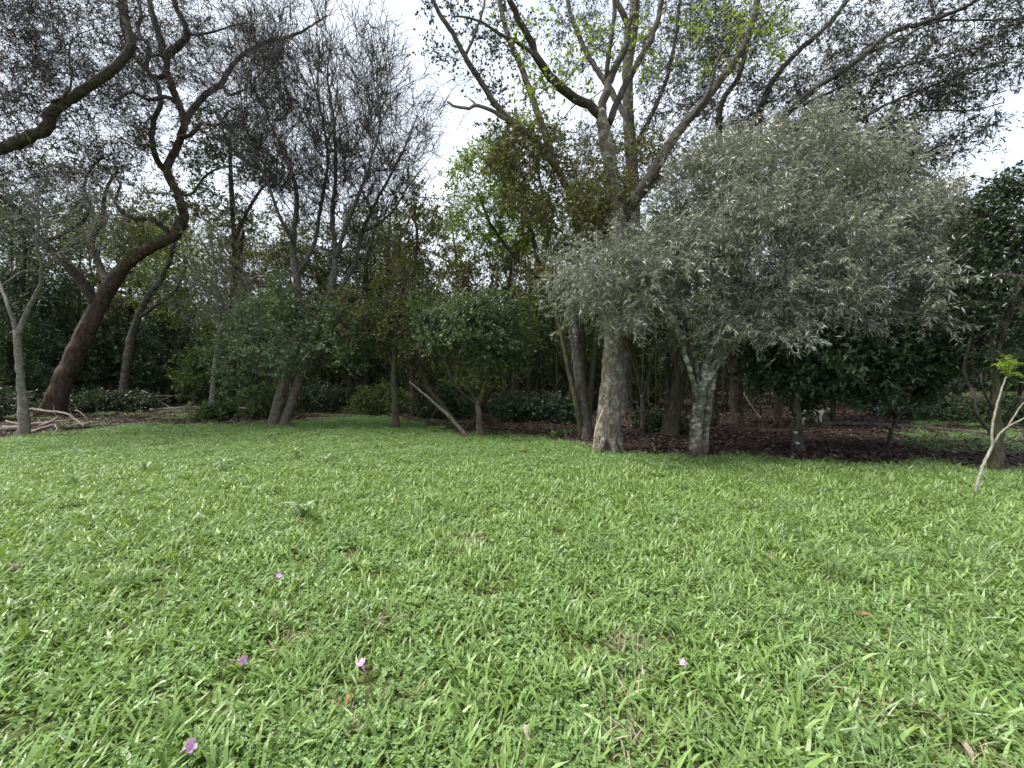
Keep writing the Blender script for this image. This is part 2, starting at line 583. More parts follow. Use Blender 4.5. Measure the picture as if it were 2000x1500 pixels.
    def twigs(s, PP, RA, per, ln, rad, k=4, up=0.2, spread=0.9, curl=0.12, t0=0.25, follow=0.6, lump=0.0):
        """per twigs on every bough"""
        n = len(PP)
        kk = PP.shape[1]
        cnt = rng.poisson(per * rng.uniform(1 - lump, 1 + lump, n))
        i = np.repeat(np.arange(n), cnt)
        m = len(i)
        t = t0 + (1 - t0) * rng.random(m) ** 0.8
        f = t * (kk - 1)
        a = np.minimum(f.astype(int), kk - 2)
        w = (f - a)[:, None]
        P0 = PP[i, a] * (1 - w) + PP[i, a + 1] * w
        T = unit(PP[i, a + 1] - PP[i, a])
        D = unit(T * follow + rand_dir(m) * spread + np.array([0, 0, up]))
        Ls = ln * rng.uniform(0.5, 1.3, m)
        pts = [P0]
        d = D
        for q in range(k - 1):
            d = unit(d + rand_dir(m) * curl * 2.2 + np.array([0, 0, up * 0.25]))
            pts.append(pts[-1] + d * (Ls / (k - 1))[:, None])
        P = np.stack(pts, 1)
        P[:, :, 2] = np.maximum(P[:, :, 2], 0.04)
        r = np.minimum(rad * rng.uniform(0.7, 1.3, m), RA[i, a] * 0.8 + 0.001)
        return P, r[:, None] * np.linspace(1, 0.45, k)[None]

    def wood(s, sets, mat, name='branchwork'):
        """all the fine boughs and twigs, too many to pick apart"""
        V, Q, o = [], [], 0
        for P, r, sides in sets:
            v, q = tubes(P - s.b, r, sides)
            V.append(v); Q.append(q + o); o += len(v)
        ob = obj(name, mesh(name, np.vstack(V), [np.vstack(Q)], TWIG[mat], True), s.root)
        ob['kind'] = 'stuff'
        return ob

    def foliage(s, P, per, ln, wd, mat, name='crown', follow=0.7, up=0.0, droop=0.1, t0=0.15, jit=0.0, flat=0.5, light=0.0):
        """per leaves on every twig"""
        n, kk = P.shape[:2]
        cnt = rng.poisson(per, n)
        i = np.repeat(np.arange(n), cnt)
        m = len(i)
        t = t0 + (1 - t0) * rng.random(m)
        f = t * (kk - 1)
        a = np.minimum(f.astype(int), kk - 2)
        w = (f - a)[:, None]
        P0 = P[i, a] * (1 - w) + P[i, a + 1] * w
        if jit:
            P0 = P0 + rng.standard_normal((m, 3)) * jit
        T = unit(P[i, a + 1] - P[i, a])
        D = unit(T * follow + rand_dir(m) + np.array([0, 0, up]))
        N = unit(rand_dir(m) + np.array([0, -0.25, 1.0]) * flat)
        Ls = ln * rng.uniform(0.6, 1.25, m)
        V, F_ = leaf_batch(P0 - s.b, D, N, Ls, wd * Ls / ln * rng.uniform(0.8, 1.2, m), droop=droop)
        rn = np.clip(rng.random(m) * 0.75 + 0.25 * np.repeat(rng.random(n), cnt) + light, 0, 1)
        ob = obj(name, mesh(name, V, [F_], LEAF[mat], False, np.repeat(rn, 4)), s.root)
        ob['kind'] = 'stuff'
        return ob




def copy_tree(root, loc, rot, sc, label=None):
    """the same plant again, turned and resized; parts share their meshes"""
    r = root.copy()
    C.objects.link(r)
    r.location = loc
    r.rotation_euler = (0, 0, rot)
    r.scale = sc
    if label:
        r['label'] = label
    for ch in list(root.children):
        c = ch.copy()
        C.objects.link(c)
        c.parent = r
    return r


# ------------------------------------------------------------------ ground
# far edge of the mown lawn, then bare litter under the trees (pixels, on flat ground)
EDGE = np.array([(-900, 880), (-300, 868), (0, 856), (130, 842), (260, 830), (480, 829), (590, 822), (680, 813), (780, 818), (900, 848),
                 (1010, 850), (1140, 866), (1200, 884), (1300, 886), (1420, 889), (1560, 898), (1750, 903), (1900, 912), (2000, 916), (2300, 930), (3000, 960)], float)
EPX = EDGE[:, 0]
EY = np.array([ground(p[0], p[1])[1] for p in EDGE])


def vnoise(x, y, sc, seed):
    r = np.random.default_rng(seed)
    v = np.zeros_like(x)
    for _ in range(7):
        a = r.uniform(0, 6.28)
        f = r.uniform(0.5, 1.8) / sc
        v += np.sin((x * math.cos(a) + y * math.sin(a)) * f * 6.28 + r.uniform(0, 6.28))
    return v / 7


def lawn_depth(x, y):
    """metres inside the lawn (positive) or beyond its far edge (negative)"""
    px = 1000 + F * x / np.maximum(y, 0.3)
    return np.interp(px, EPX, EY) - y + 0.35 * vnoise(x, y, 1.6, 3) + 0.2 * vnoise(x, y, 0.5, 4)


def terrain(x, y):
    """gentle bumps, zero-mean"""
    return 0.025 * vnoise(x, y, 4.0, 8)


def make_ground():
    # one sheet to the horizon, finer near the camera
    def axis(lo, hi, fine, c0, c1):
        a = np.arange(c0, c1 + 1e-6, fine)
        left = c0 - np.cumsum(fine * 1.35 ** np.arange(1, 40))
        right = c1 + np.cumsum(fine * 1.35 ** np.arange(1, 40))
        return np.concatenate([left[left > lo][::-1], a, right[right < hi]])
    xs = axis(-900, 900, 0.25, -14, 14)
    ys = axis(-900, 900, 0.25, 0, 22)
    X, Y = np.meshgrid(xs, ys)
    near = np.exp(-np.maximum(0, np.hypot(X, Y - 8) - 14) / 5)
    Z = terrain(X, Y) * near
    V = np.stack([X, Y, Z], -1).reshape(-1, 3)
    ny, nx = X.shape
    i = np.arange(nx * ny).reshape(ny, nx)
    Q = np.stack([i[:-1, :-1], i[:-1, 1:], i[1:, 1:], i[1:, :-1]], -1).reshape(-1, 4)
    lawn = np.clip(lawn_depth(X, Y) / 0.5 + 0.5, 0, 1)
    far = np.clip((np.hypot(X, Y) - 26) / 6, 0, 1)
    lawn = np.maximum(lawn, far * 0.7).ravel()
    m, t, out = new_mat('ground')
    a = t.nodes.new('ShaderNodeAttribute'); a.attribute_name = 'rnd'
    tc = t.nodes.new('ShaderNodeTexCoord')
    n1 = t.nodes.new('ShaderNodeTexNoise'); n1.inputs['Scale'].default_value = 9; n1.inputs['Detail'].default_value = 8; n1.inputs['Roughness'].default_value = 0.75
    r1 = ramp(t, [(0.3, (0.018, 0.012, 0.01)), (0.55, (0.045, 0.03, 0.024)), (0.75, (0.08, 0.058, 0.048))])
    r2 = ramp(t, [(0.3, (0.04, 0.04, 0.018)), (0.55, (0.085, 0.1, 0.035)), (0.75, (0.16, 0.14, 0.075))])
    mx = t.nodes.new('ShaderNodeMix'); mx.data_type = 'RGBA'
    p = t.nodes.new('ShaderNodeBsdfPrincipled'); p.inputs['Roughness'].default_value = 0.95; p.inputs['Specular IOR Level'].default_value = 0.1
    b = t.nodes.new('ShaderNodeBump'); b.inputs['Strength'].default_value = 0.8; b.inputs['Distance'].default_value = 0.03
    l = t.links.new
    l(tc.outputs['Object'], n1.inputs['Vector']); l(n1.outputs['Fac'], r1.inputs['Fac']); l(n1.outputs['Fac'], r2.inputs['Fac'])
    l(a.outputs['Fac'], mx.inputs[0]); l(r1.outputs['Color'], mx.inputs[6]); l(r2.outputs['Color'], mx.inputs[7])
    l(mx.outputs[2], p.inputs['Base Color']); l(n1.outputs['Fac'], b.inputs['Height']); l(b.outputs[0], p.inputs['Normal']); l(p.outputs[0], out.inputs['Surface'])
    o = obj('ground', mesh('ground', V, [Q], m, True, lawn))
    o['kind'] = 'structure'
    return o


make_ground()


# ------------------------------------------------------------------ lawn: tufts of blades spread by geometry nodes
def blade_arrays(n, rad, ln, wd, lean, segs=3, bend=0.9):
    """n arching blades rooted in a disc"""
    a = rng.uniform(0, 6.283, n)
    r = rad * np.sqrt(rng.random(n))
    root = np.stack([r * np.cos(a), r * np.sin(a), np.full(n, -0.01)], 1)
    az = rng.uniform(0, 6.283, n)
    hor = np.stack([np.cos(az), np.sin(az), np.zeros(n)], 1)
    side = np.stack([-np.sin(az), np.cos(az), np.zeros(n)], 1)
    tw = rng.uniform(-0.5, 0.5, n)[:, None]
    L_ = ln * rng.uniform(0.5, 1.25, n)
    th = lean * rng.uniform(0.4, 1.3, n)
    W = wd * rng.uniform(0.7, 1.25, n)
    pts, p = [root], root
    be = bend * rng.uniform(0.5, 1.4, n)
    for q in range(segs):
        ang = np.minimum(th + be * (q + 0.5) / segs, 2.2)[:, None]
        p = p + (hor * np.sin(ang) + np.array([0, 0, 1.0]) * np.cos(ang)) * (L_ / segs)[:, None]
        pts.append(p)
    prof = np.array([0.55, 1.0, 0.8, 0.45][:segs])
    V, Tq, Tt = [], [], []
    nv = 2 * segs + 1
    for q in range(segs):
        w = (W * prof[q] * 0.5)[:, None]
        sd = unit(side + tw * np.array([0, 0, 1.0]))
        V += [pts[q] - sd * w, pts[q] + sd * w]
    V.append(pts[segs])
    V = np.stack(V, 1)
    V[:, :, 2] = np.maximum(V[:, :, 2], -0.01)
    i = np.arange(n) * nv
    for q in range(segs - 1):
        Tq.append(np.stack([i + 2 * q, i + 2 * q + 1, i + 2 * q + 3, i + 2 * q + 2], 1))
    Tt.append(np.stack([i + nv - 3, i + nv - 2, i + nv - 1], 1))
    return V.reshape(-1, 3), np.vstack(Tq), np.vstack(Tt), np.repeat(np.clip(rng.random(n), 0, 1), nv)


def clover_arrays(n, rad, h, size):
    """three-leaflet leaves on thin stalks"""
    a = rng.uniform(0, 6.283, n)
    r = rad * np.sqrt(rng.random(n))
    c = np.stack([r * np.cos(a), r * np.sin(a), h * rng.uniform(0.45, 1.2, n)], 1)
    tilt = unit(np.array([0, 0, 1.0]) + rng.standard_normal((n, 3)) * 0.32)
    ref = rand_dir(n)
    X = unit(np.cross(tilt, ref)); Yv = np.cross(tilt, X)
    sz = size * rng.uniform(0.6, 1.25, n)
    V, Q = [], []
    for q in range(3):
        an = q * 2.0944
        d = X * math.cos(an) + Yv * math.sin(an)
        e = -X * math.sin(an) + Yv * math.cos(an)
        s_ = sz[:, None]
        V += [c, c + d * s_ * 0.42 + e * s_ * 0.36 + tilt * s_ * 0.06, c + d * s_ * 0.62, c + d * s_ * 0.42 - e * s_ * 0.36 + tilt * s_ * 0.06]
    V = np.stack(V, 1)
    i = np.arange(n) * 12
    for q in range(3):
        Q.append(np.stack([i + 4 * q, i + 4 * q + 3, i + 4 * q + 2, i + 4 * q + 1], 1))
    return V.reshape(-1, 3), np.vstack(Q), np.repeat(rng.random(n), 12)


def proto_set(name, builder, count, mat):
    col = bpy.data.collections.new(name)
    for k in range(count):
        r = builder()
        me = mesh(name, r[0], list(r[1:-1]), mat, False, r[-1])
        col.objects.link(bpy.data.objects.new(name, me))
    return col


def scatter(name, label, cat, col, P, scl, n_kinds, tilt=0.12, rot=None, parent=None):
    me = bpy.data.meshes.new(name)
    n = len(P)
    me.vertices.add(n)
    me.vertices.foreach_set('co', np.ascontiguousarray(P, np.float32).ravel())
    if rot is None:
        rot = np.stack([rng.normal(0, tilt, n), rng.normal(0, tilt, n), rng.uniform(0, 6.283, n)], 1)
    a = me.attributes.new('turn', 'FLOAT_VECTOR', 'POINT'); a.data.foreach_set('vector', rot.astype(np.float32).ravel())
    a = me.attributes.new('size', 'FLOAT', 'POINT'); a.data.foreach_set('value', np.asarray(scl, np.float32))
    a = me.attributes.new('pick', 'INT', 'POINT'); a.data.foreach_set('value', rng.integers(0, n_kinds, n).astype(np.int32))
    o = obj(name, me, parent)
    tag(o, label, cat, None, 'stuff')
    g = bpy.data.node_groups.new(name, 'GeometryNodeTree')
    g.interface.new_socket('Geometry', in_out='INPUT', socket_type='NodeSocketGeometry')
    g.interface.new_socket('Geometry', in_out='OUTPUT', socket_type='NodeSocketGeometry')
    gi = g.nodes.new('NodeGroupInput'); go = g.nodes.new('NodeGroupOutput')
    ip = g.nodes.new('GeometryNodeInstanceOnPoints')
    ci = g.nodes.new('GeometryNodeCollectionInfo')
    ci.inputs['Collection'].default_value = col
    ci.inputs['Separate Children'].default_value = True
    ci.inputs['Reset Children'].default_value = True
    ip.inputs['Pick Instance'].default_value = True

    def attr(nm, ty):
        x = g.nodes.new('GeometryNodeInputNamedAttribute'); x.data_type = ty
        x.inputs['Name'].default_value = nm
        return x.outputs[0]
    g.links.new(gi.outputs[0], ip.inputs['Points'])
    g.links.new(ci.outputs[0], ip.inputs['Instance'])
    g.links.new(attr('pick', 'INT'), ip.inputs['Instance Index'])
    g.links.new(attr('turn', 'FLOAT_VECTOR'), ip.inputs['Rotation'])
    g.links.new(attr('size', 'FLOAT'), ip.inputs['Scale'])
    g.links.new(ip.outputs[0], go.inputs[0])
    md = o.modifiers.new('scatter', 'NODES')
    md.node_group = g
    return o


def spread(dens, x0, x1, y0, y1, keep):
    n = int(dens * (x1 - x0) * (y1 - y0))
    x = rng.uniform(x0, x1, n); y = rng.uniform(y0, y1, n)
    k = rng.random(n) < keep(x, y)
    return x[k], y[k]


def in_view(x, y, pad=2.5):
    return (np.abs(x) < 1.32 * y + pad).astype(float)


def make_lawn():
    broad = proto_set('broad_tuft', lambda: blade_arrays(22, 0.10, 0.112, 0.0125, 0.62), 9, GRASS['blade'])
    thin = proto_set('thin_tuft', lambda: blade_arrays(22, 0.09, 0.2, 0.006, 0.5, 4, 1.5), 6, GRASS['thin'])
    clov = proto_set('clover_tuft', lambda: clover_arrays(40, 0.13, 0.045, 0.0175), 7, GRASS['clover'])
    BP = np.array([ground(a, b)[:2] for a, b in [(925, 1062), (600, 1250), (1240, 1265), (690, 1400), (1210, 1420)]])
    worn = lambda x, y: 1 - 0.75 * np.exp(-np.min((x[:, None] - BP[:, 0]) ** 2 + (y[:, None] - BP[:, 1]) ** 2, axis=1) / 0.025)
    bare = lambda x, y: worn(x, y) * np.clip(1.6 - 3.2 * np.maximum(0, vnoise(x, y, 0.7, 21) - 0.36) / 0.25, 0.3, 1)

    def kb(x, y):
        ld = lawn_depth(x, y)
        px = x / np.maximum(y, 0.5)
        wgt = np.clip(ld / 0.8, 0, 1) * bare(x, y)
        wgt *= np.where(y > 6.0, np.clip(1.15 - (y - 6.0) / 2.6, 0.1, 1), 1)
        wgt *= np.clip(0.95 + 0.8 * vnoise(x, y, 1.3, 5), 0.35, 1)
        return wgt * in_view(x, y)
    x, y = spread(230, -17, 17, 0.7, 12.5, kb)
    s = rng.uniform(0.7, 1.25, len(x)) * np.where(y > 6, 0.8, 1)
    scatter('lawn_grass', 'bright green broad-bladed lawn grass across the whole foreground', 'grass', broad, np.stack([x, y, terrain(x, y)], 1), s, 9)

    def kt(x, y):
        right = np.clip(0.12 + (x / np.maximum(y, 0.5) - 0.25) * 1.3, 0.05, 1)
        return np.clip(lawn_depth(x, y) / 0.5, 0, 1) * right * np.clip(0.5 + 1.4 * vnoise(x, y, 1.1, 6), 0.1, 1) * in_view(x, y)
    x, y = spread(80, -17, 17, 0.7, 11, kt)
    s = rng.uniform(0.6, 1.25, len(x))
    scatter('long_grass', 'long thin arching grass mixed into the right side of the lawn', 'grass', thin, np.stack([x, y, terrain(x, y)], 1), s, 6, 0.2)

    def kc(x, y):
        far = np.clip((y - 4.5) / 2.5, 0, 1)
        near = np.clip(0.35 + 1.5 * vnoise(x, y, 0.9, 7), 0.15, 1)
        return np.clip(lawn_depth(x, y) / 0.6, 0, 1) * np.maximum(far, near) * in_view(x, y)
    x, y = spread(95, -18, 18, 0.7, 14, kc)
    s = rng.uniform(0.7, 1.25, len(x)) * np.where(y > 6, 1.15, 1) * (1 + 0.35 * vnoise(x, y, 1.2, 9))
    scatter('clover_cover', 'low clover and small-leaved weeds covering the lawn towards the trees', 'clover', clov, np.stack([x, y, terrain(x, y)], 1), s, 7)

    # trodden spots with dry straw
    SP = [(925, 1062, .16), (600, 1250, .2), (1240, 1265, .18), (690, 1400, .15), (1210, 1420, .14), (905, 1075, .2), (760, 1230, .12), (1840, 1440, .2), (1650, 1340, .2)]
    xs, ys = [], []
    for px, py, r_ in SP:
        c = ground(px, py)
        k = int(220 * r_ * r_) + 2
        xs.append(c[0] + rng.normal(0, r_ * .6, k)); ys.append(c[1] + rng.normal(0, r_ * .6, k))
    x = np.concatenate(xs); y = np.concatenate(ys)
    straw = proto_set('straw_tuft', lambda: blade_arrays(12, 0.07, 0.09, 0.005, 1.0, 3, 0.6), 4, leaf_mat('dry_straw', [(0, (0.16, 0.125, 0.075)), (1, (0.38, 0.33, 0.22))], 0.15, 0.6, 0.3))
    scatter('dry_straw', 'dry straw lying in small worn spots of the lawn', 'straw', straw, np.stack([x, y, terrain(x, y) + 0.03], 1), rng.uniform(0.7, 1.2, len(x)), 4, 0.3)

    # sparse green under the trees and the sunlit strip beyond the litter on the right
    def ku(x, y):
        ld = lawn_depth(x, y)
        px = 1000 + F * x / y
        strip = ((px > 1720) & (y > 7.2) & (y < 9.8)) * np.clip((px - 1720) / 140, 0, 1)
        strip = np.maximum(strip, ((px > 1790) & (y > 10.5)) * 0.7)
        under = (ld < 0.2) * np.clip(vnoise(x, y, 1.5, 12) * 1.2 - 0.05, 0.015, 0.5) * (px < 1150)
        return np.maximum(strip * (vnoise(x, y, 1.2, 14) > -0.35), under) * in_view(x, y)
    x, y = spread(60, -22, 26, 6, 19, ku)
    s = rng.uniform(0.7, 1.4, len(x))
    scatter('undergrowth', 'thin green undergrowth on the ground between and behind the trees', 'undergrowth', clov, np.stack([x, y, terrain(x, y)], 1), s, 7)


make_lawn()


def litter_arrays(m=46, rad=0.3):
    a = rng.uniform(0, 6.283, m)
    r = rad * np.sqrt(rng.random(m))
    P = np.stack([r * np.cos(a), r * np.sin(a), rng.uniform(0.004, 0.03, m)], 1)
    D = unit(np.stack([rng.standard_normal(m), rng.standard_normal(m), rng.normal(0, 0.22, m)], 1))
    N = unit(np.array([0, 0, 1.0]) + rng.standard_normal((m, 3)) * 0.3)
    Ls = rng.uniform(0.035, 0.1, m)
    V, T = leaf_batch(P, D, N, Ls, Ls * rng.uniform(0.35, 0.6, m), 0.15, -0.03)
    return V, T, np.repeat(rng.random(m), 4)


def make_litter():
    col = proto_set('litter_patch', litter_arrays, 8, LEAF['litter'])
    n = 5600
    y = 6.3 + 17 * rng.random(n) ** 1.2
    x = rng.uniform(-1.35, 1.5, n) * y
    k = (lawn_depth(x, y) < 0.25 * rng.random(n)) & (rng.random(n) < 0.8 + 0.4 * vnoise(x, y, 1.0, 30))
    x, y = x[k], y[k]
    scatter('leaf_litter', 'reddish-brown fallen leaves carpeting the ground under the trees', 'leaf litter', col, np.stack([x, y, terrain(x, y)], 1), rng.uniform(0.8, 1.25, len(x)), 8, 0.03)


def sprig_arrays(n_side, ln, rad, n_leaf, lsz, lw, curl, spread=0.9):
    """a twig standing along +Z with side twigs and a few leaves"""
    def walk(p, d, L_, k):
        pts = [p]
        for _ in range(k):
            d = unit(d + rng.standard_normal(3) * curl)
            pts.append(pts[-1] + d * L_ / k)
        return np.array(pts)
    lines = [walk(np.zeros(3), np.array([0, 0, 1.0]), ln, 4)]
    rads = [np.linspace(rad, rad * 0.45, 5)]
    for _ in range(n_side):
        j = int(rng.integers(1, 4))
        d = unit(np.array([0, 0, 0.7]) + rand_dir(1)[0] * spread)
        lines.append(walk(lines[0][j], d, ln * rng.uniform(0.35, 0.8), 4))
        rads.append(np.linspace(rad * 0.75, rad * 0.4, 5))
    Ps = np.stack(lines)
    V, Q = tubes(Ps, np.stack(rads), 3)
    n = len(lines)
    i = rng.integers(0, n, n_leaf)
    a = rng.integers(0, 4, n_leaf)
    w = rng.random(n_leaf)[:, None]
    P0 = Ps[i, a] * (1 - w) + Ps[i, a + 1] * w
    D = unit(unit(Ps[i, a + 1] - Ps[i, a]) * 0.7 + rand_dir(n_leaf))
    Ls = lsz * rng.uniform(0.6, 1.25, n_leaf)
    LV, LT = leaf_batch(P0, D, rand_dir(n_leaf), Ls, lw * Ls / lsz)
    return V, Q, LV, LT, np.repeat(rng.random(n_leaf), 4)


def sprig_set(name, count, twig_mat, leaf_material, **kw):
    col = bpy.data.collections.new(name)
    for _ in range(count):
        V, Q, LV, LT, rn = sprig_arrays(**kw)
        me = mesh(name, np.vstack([V, LV]), [Q, LT + len(V)], twig_mat, False, np.concatenate([np.full(len(V), 0.5), rn]))
        me.materials.append(leaf_material)
        mi = np.zeros(len(me.polygons), np.int32)
        mi[len(Q):] = 1
        me.polygons.foreach_set('material_index', mi)
        col.objects.link(bpy.data.objects.new(name, me))
    return col


def aim(D):
    """Euler turns that lay +Z along D"""
    D = unit(D)
    return np.stack([np.zeros(len(D)), np.arccos(np.clip(D[:, 2], -1, 1)), np.arctan2(D[:, 1], D[:, 0])], 1)


make_litter()


SPRIGS = {}
DENSE, BIG = 2.1, 1.08


# ------------------------------------------------------------------ the trees of the photograph
def bare_crown(t, lobes, n, per1, per2, leaf=True, up=0.35, ln1=0.7, ln2=0.38, wood='dark', leaves=3.0, sz=(0.055, 0.024), curl=0.16, rmax=0.06, mat='bud', r1=0.0115, r2=0.0078, wig=0.1, thick=0.012, sprd=0.9):
    P, r = t.grow(lobes, n, up=up, rmax=rmax, wig=wig, thick=thick)
    P1, q1 = t.twigs(P, r, per1, ln1, r1, 4 if curl > .25 else 3, up, sprd, curl, 0.2, 1.5 - 0.9 * sprd)
    t.wood([(P, r, 5), (P1, q1, 3)], wood)
    key = (wood, mat, sz, leaves, ln2, curl, r2)
    if key not in SPRIGS:
        SPRIGS[key] = sprig_set('twig_sprig', 8, TWIG[wood], LEAF[mat], n_side=4, ln=ln2 * 1.15, rad=r2, n_leaf=max(1, int(leaves * 4)), lsz=sz[0], lw=sz[1], curl=curl * 1.1)
    n, kk = P1.shape[:2]
    cnt = rng.poisson(per2 * 0.5, n)
    i = np.repeat(np.arange(n), cnt)
    m = len(i)
    f = (0.15 + 0.85 * rng.random(m)) * (kk - 1)
    a = np.minimum(f.astype(int), kk - 2)
    w = (f - a)[:, None]
    P0 = P1[i, a] * (1 - w) + P1[i, a + 1] * w
    D = unit(P1[i, a + 1] - P1[i, a]) * (1.5 - 0.8 * sprd) + rand_dir(m) * sprd * 0.9 + np.array([0, 0, up * 0.8])
    scatter('twig_net', None, None, SPRIGS[key], P0 - t.b, rng.uniform(0.6, 1.3, m), 8, rot=aim(D), parent=t.root)



def leafy(t, lobes, n, per1, ln1, leaves, sz, mat, wood='mid', up=0.2, sag=0.0, rmax=0.04, name='crown', flat=0.5, droop=0.1, shell=0.5, sides=4, r1=0.006, curl=0.12, upl=0.0, follow=0.7, lump=0.4, wname='branchwork', t0=0.25, light=0.0):
    P, r = t.grow(lobes, n, up=up, sag=sag, rmax=rmax, shell=shell, k=5 if sides < 5 else 7)
    P1, q1 = t.twigs(P, r, per1, ln1, r1, 4, up * 0.5 - sag, 1.0, curl, t0, 0.5, lump)
    st = 3 if sides < 5 else 1
    t.wood([(P, r, sides), (P1[:, ::st], q1[:, ::st], 3)], wood, wname)
    t.foliage(P1, leaves * DENSE, sz[0] * BIG, sz[1] * BIG, mat, name, follow=follow, up=upl, droop=droop, flat=flat, light=light)


def thicket():
    """closed dark background: shrubs behind the last trunks, then the far wood"""
    lab = 'dark green shrub in the unbroken thicket behind the tree trunks'
    grp = 'thicket shrubs behind the trees'
    spots = []
    for px in np.arange(-170, 1760, 92):
        spots.append((px + rng.uniform(-25, 25), rng.uniform(15.0, 18.0), rng.uniform(2.6, 4.0), 0))
    for px in np.arange(-150, 1830, 105):
        spots.append((px + rng.uniform(-30, 30), rng.uniform(19.5, 23), rng.uniform(3.6, 5.2), 1))
    protos = []
    for i, (px, Y, h, row) in enumerate(spots):
        py = 720 + CAM_H * F / Y
        if i >= 9:
            src, h0 = protos[int(rng.integers(0, 9))]
            s_ = h / h0
            copy_tree(src, ground(px, py), rng.uniform(0, 6.28), (s_ * rng.uniform(.9, 1.2),) * 2 + (s_,))
            continue
        t = Tree('thicket_shrub', lab, (px, py), grp, 'shrub')
        sc = F / Y
        x0 = px
        top = py - h * sc
        for q in range(3):
            dx = rng.uniform(-0.5, 0.5) * sc
            t.limb([(x0 + dx * 0.2, py), (x0 + dx, (py + top) / 2, rng.uniform(-.3, .3)), (x0 + dx * 1.6, top + 0.2 * h * sc, rng.uniform(-.5, .5))], 0.07 * sc, 0.03 * sc, 'dark', 'stem', 6, step=0.4)
        w = 1.2 * sc
        lb = [(x0, py - 0.33 * h * sc, w, 0.36 * h * sc, 0, 1.2), (x0, py - 0.72 * h * sc, w * 0.85, 0.28 * h * sc, 0, 1.0)]
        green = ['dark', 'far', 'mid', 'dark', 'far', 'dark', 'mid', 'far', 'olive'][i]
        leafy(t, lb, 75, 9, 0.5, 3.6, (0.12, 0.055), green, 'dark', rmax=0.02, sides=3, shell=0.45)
        protos.append((t.root, h))
    # a further belt that reads as one mass
    n = 9000
    x = rng.uniform(-52, 50, n)
    Y = rng.uniform(27, 36, n)
    keep = x / Y < 1.35
    x, Y = x[keep], Y[keep]
    n = len(x)
    hmax = 6.2 + 2.6 * vnoise(x, Y, 7, 44)
    z = hmax * rng.random(n) ** 1.15
    def clump():
        m = 22
        P = rng.standard_normal((m, 3)) * [0.55, 0.55, 0.45]
        Ls = rng.uniform(0.16, 0.36, m)
        V, T = leaf_batch(P, rand_dir(m), unit(rand_dir(m) + [0, 0, 0.6]), Ls, Ls * 0.55)
        return V, T, np.repeat(rng.random(m), 4)
    col = proto_set('leaf_clump', clump, 10, LEAF['far'])
    scatter('far_woodland', 'far belt of woodland glimpsed through the gaps between the trees', 'woodland', col, np.stack([x, Y, z], 1), np.where(z < 4.5, 1.35, 1.0) * rng.uniform(.8, 1.2, n), 10, 0.3)


def deep_wood():
    marks = ['just beyond the left edge', 'behind the forked pale tree at the left edge', 'behind the massive leaning trunk', 'right behind the crooked grey tree',
             'left of the slim whitish-footed tree', 'right of the slim whitish-footed tree', 'behind the twin trunks', 'behind the reddish leaning trunk', 'behind the slender dark trunk', 'behind the leaning poles',
             'behind the small spreading tree', 'behind the many-stemmed tree', 'behind the lichen-covered trunk', 'behind the white-barked trunk', 'behind the pruned evergreen', 'behind the white dog', 'behind the small thin-stemmed dark tree']
    protos = []
    pxs = list(range(-106, 1130, 112)) + [1190, 1310, 1560, 1640, 1780]
    for px, mark, row in [(a, b, r_) for r_ in (0, 1) for a, b in zip(pxs, marks)]:
        lab = ('slender lacy-leaved tree deep in the wood, ' if row == 0 else 'distant slender tree in the wood, ') + mark
        px += 50 * row
        px = px + rng.uniform(-30, 30)
        Y = rng.uniform(14.5, 18.5) if row == 0 else rng.uniform(19, 25)
        py = 720 + CAM_H * F / Y
        if len(protos) >= 8:
            s_ = rng.uniform(0.9, 1.2) * (1.15 if row else 1)
            copy_tree(protos[int(rng.integers(0, 8))], ground(px, py), rng.uniform(0, 6.28), (s_, s_, s_ * rng.uniform(.95, 1.1)), lab)
            continue
        t = Tree('woodland_tree', lab, (px, py), 'trees deep in the wood', 'tree')
        sc = F / Y
        H = rng.uniform(6.6, 8.6) * sc
        lean = rng.normal(0, 25)
        t.limb([(px, py), (px + lean * .3, py - H * .3), (px + lean * .7, py - H * .6, rng.uniform(-.4, .4)), (px + lean, py - H * .92)], 0.26 * sc, 0.07 * sc, rng.choice(['dark', 'grey', 'moss']), 'trunk', 8, step=0.4)
        for q in range(4):
            h0 = rng.uniform(.35, .75)
            s_ = rng.choice([-1, 1]) * rng.uniform(.8, 1.6) * sc
            t.limb([(px + lean * h0, py - H * h0), (px + lean * h0 + s_ * .5, py - H * (h0 + .08), rng.uniform(-.5, .5)), (px + lean * h0 + s_, py - H * (h0 + .2), rng.uniform(-.9, .9))], 0.1 * sc, 0.04 * sc, 'dark', 'limb', 6, step=0.4)
        lb = [(px + lean * .7 + rng.uniform(-1, 1) * sc, py - H * h, rng.uniform(1.0, 1.7) * sc, rng.uniform(.5, .9) * sc, rng.uniform(-.5, .5), 1.3) for h in (.5, .62, .72, .84, .95)]
        leafy(t, lb, 130, 8, 0.55, 3.4, (0.1, 0.042), ['olive', 'mid', 'far', 'olive', 'bright', 'olive', 'yellow', 'far'][len(protos)], 'dark', rmax=0.03, shell=0.6, lump=0.6)
        protos.append(t.root)


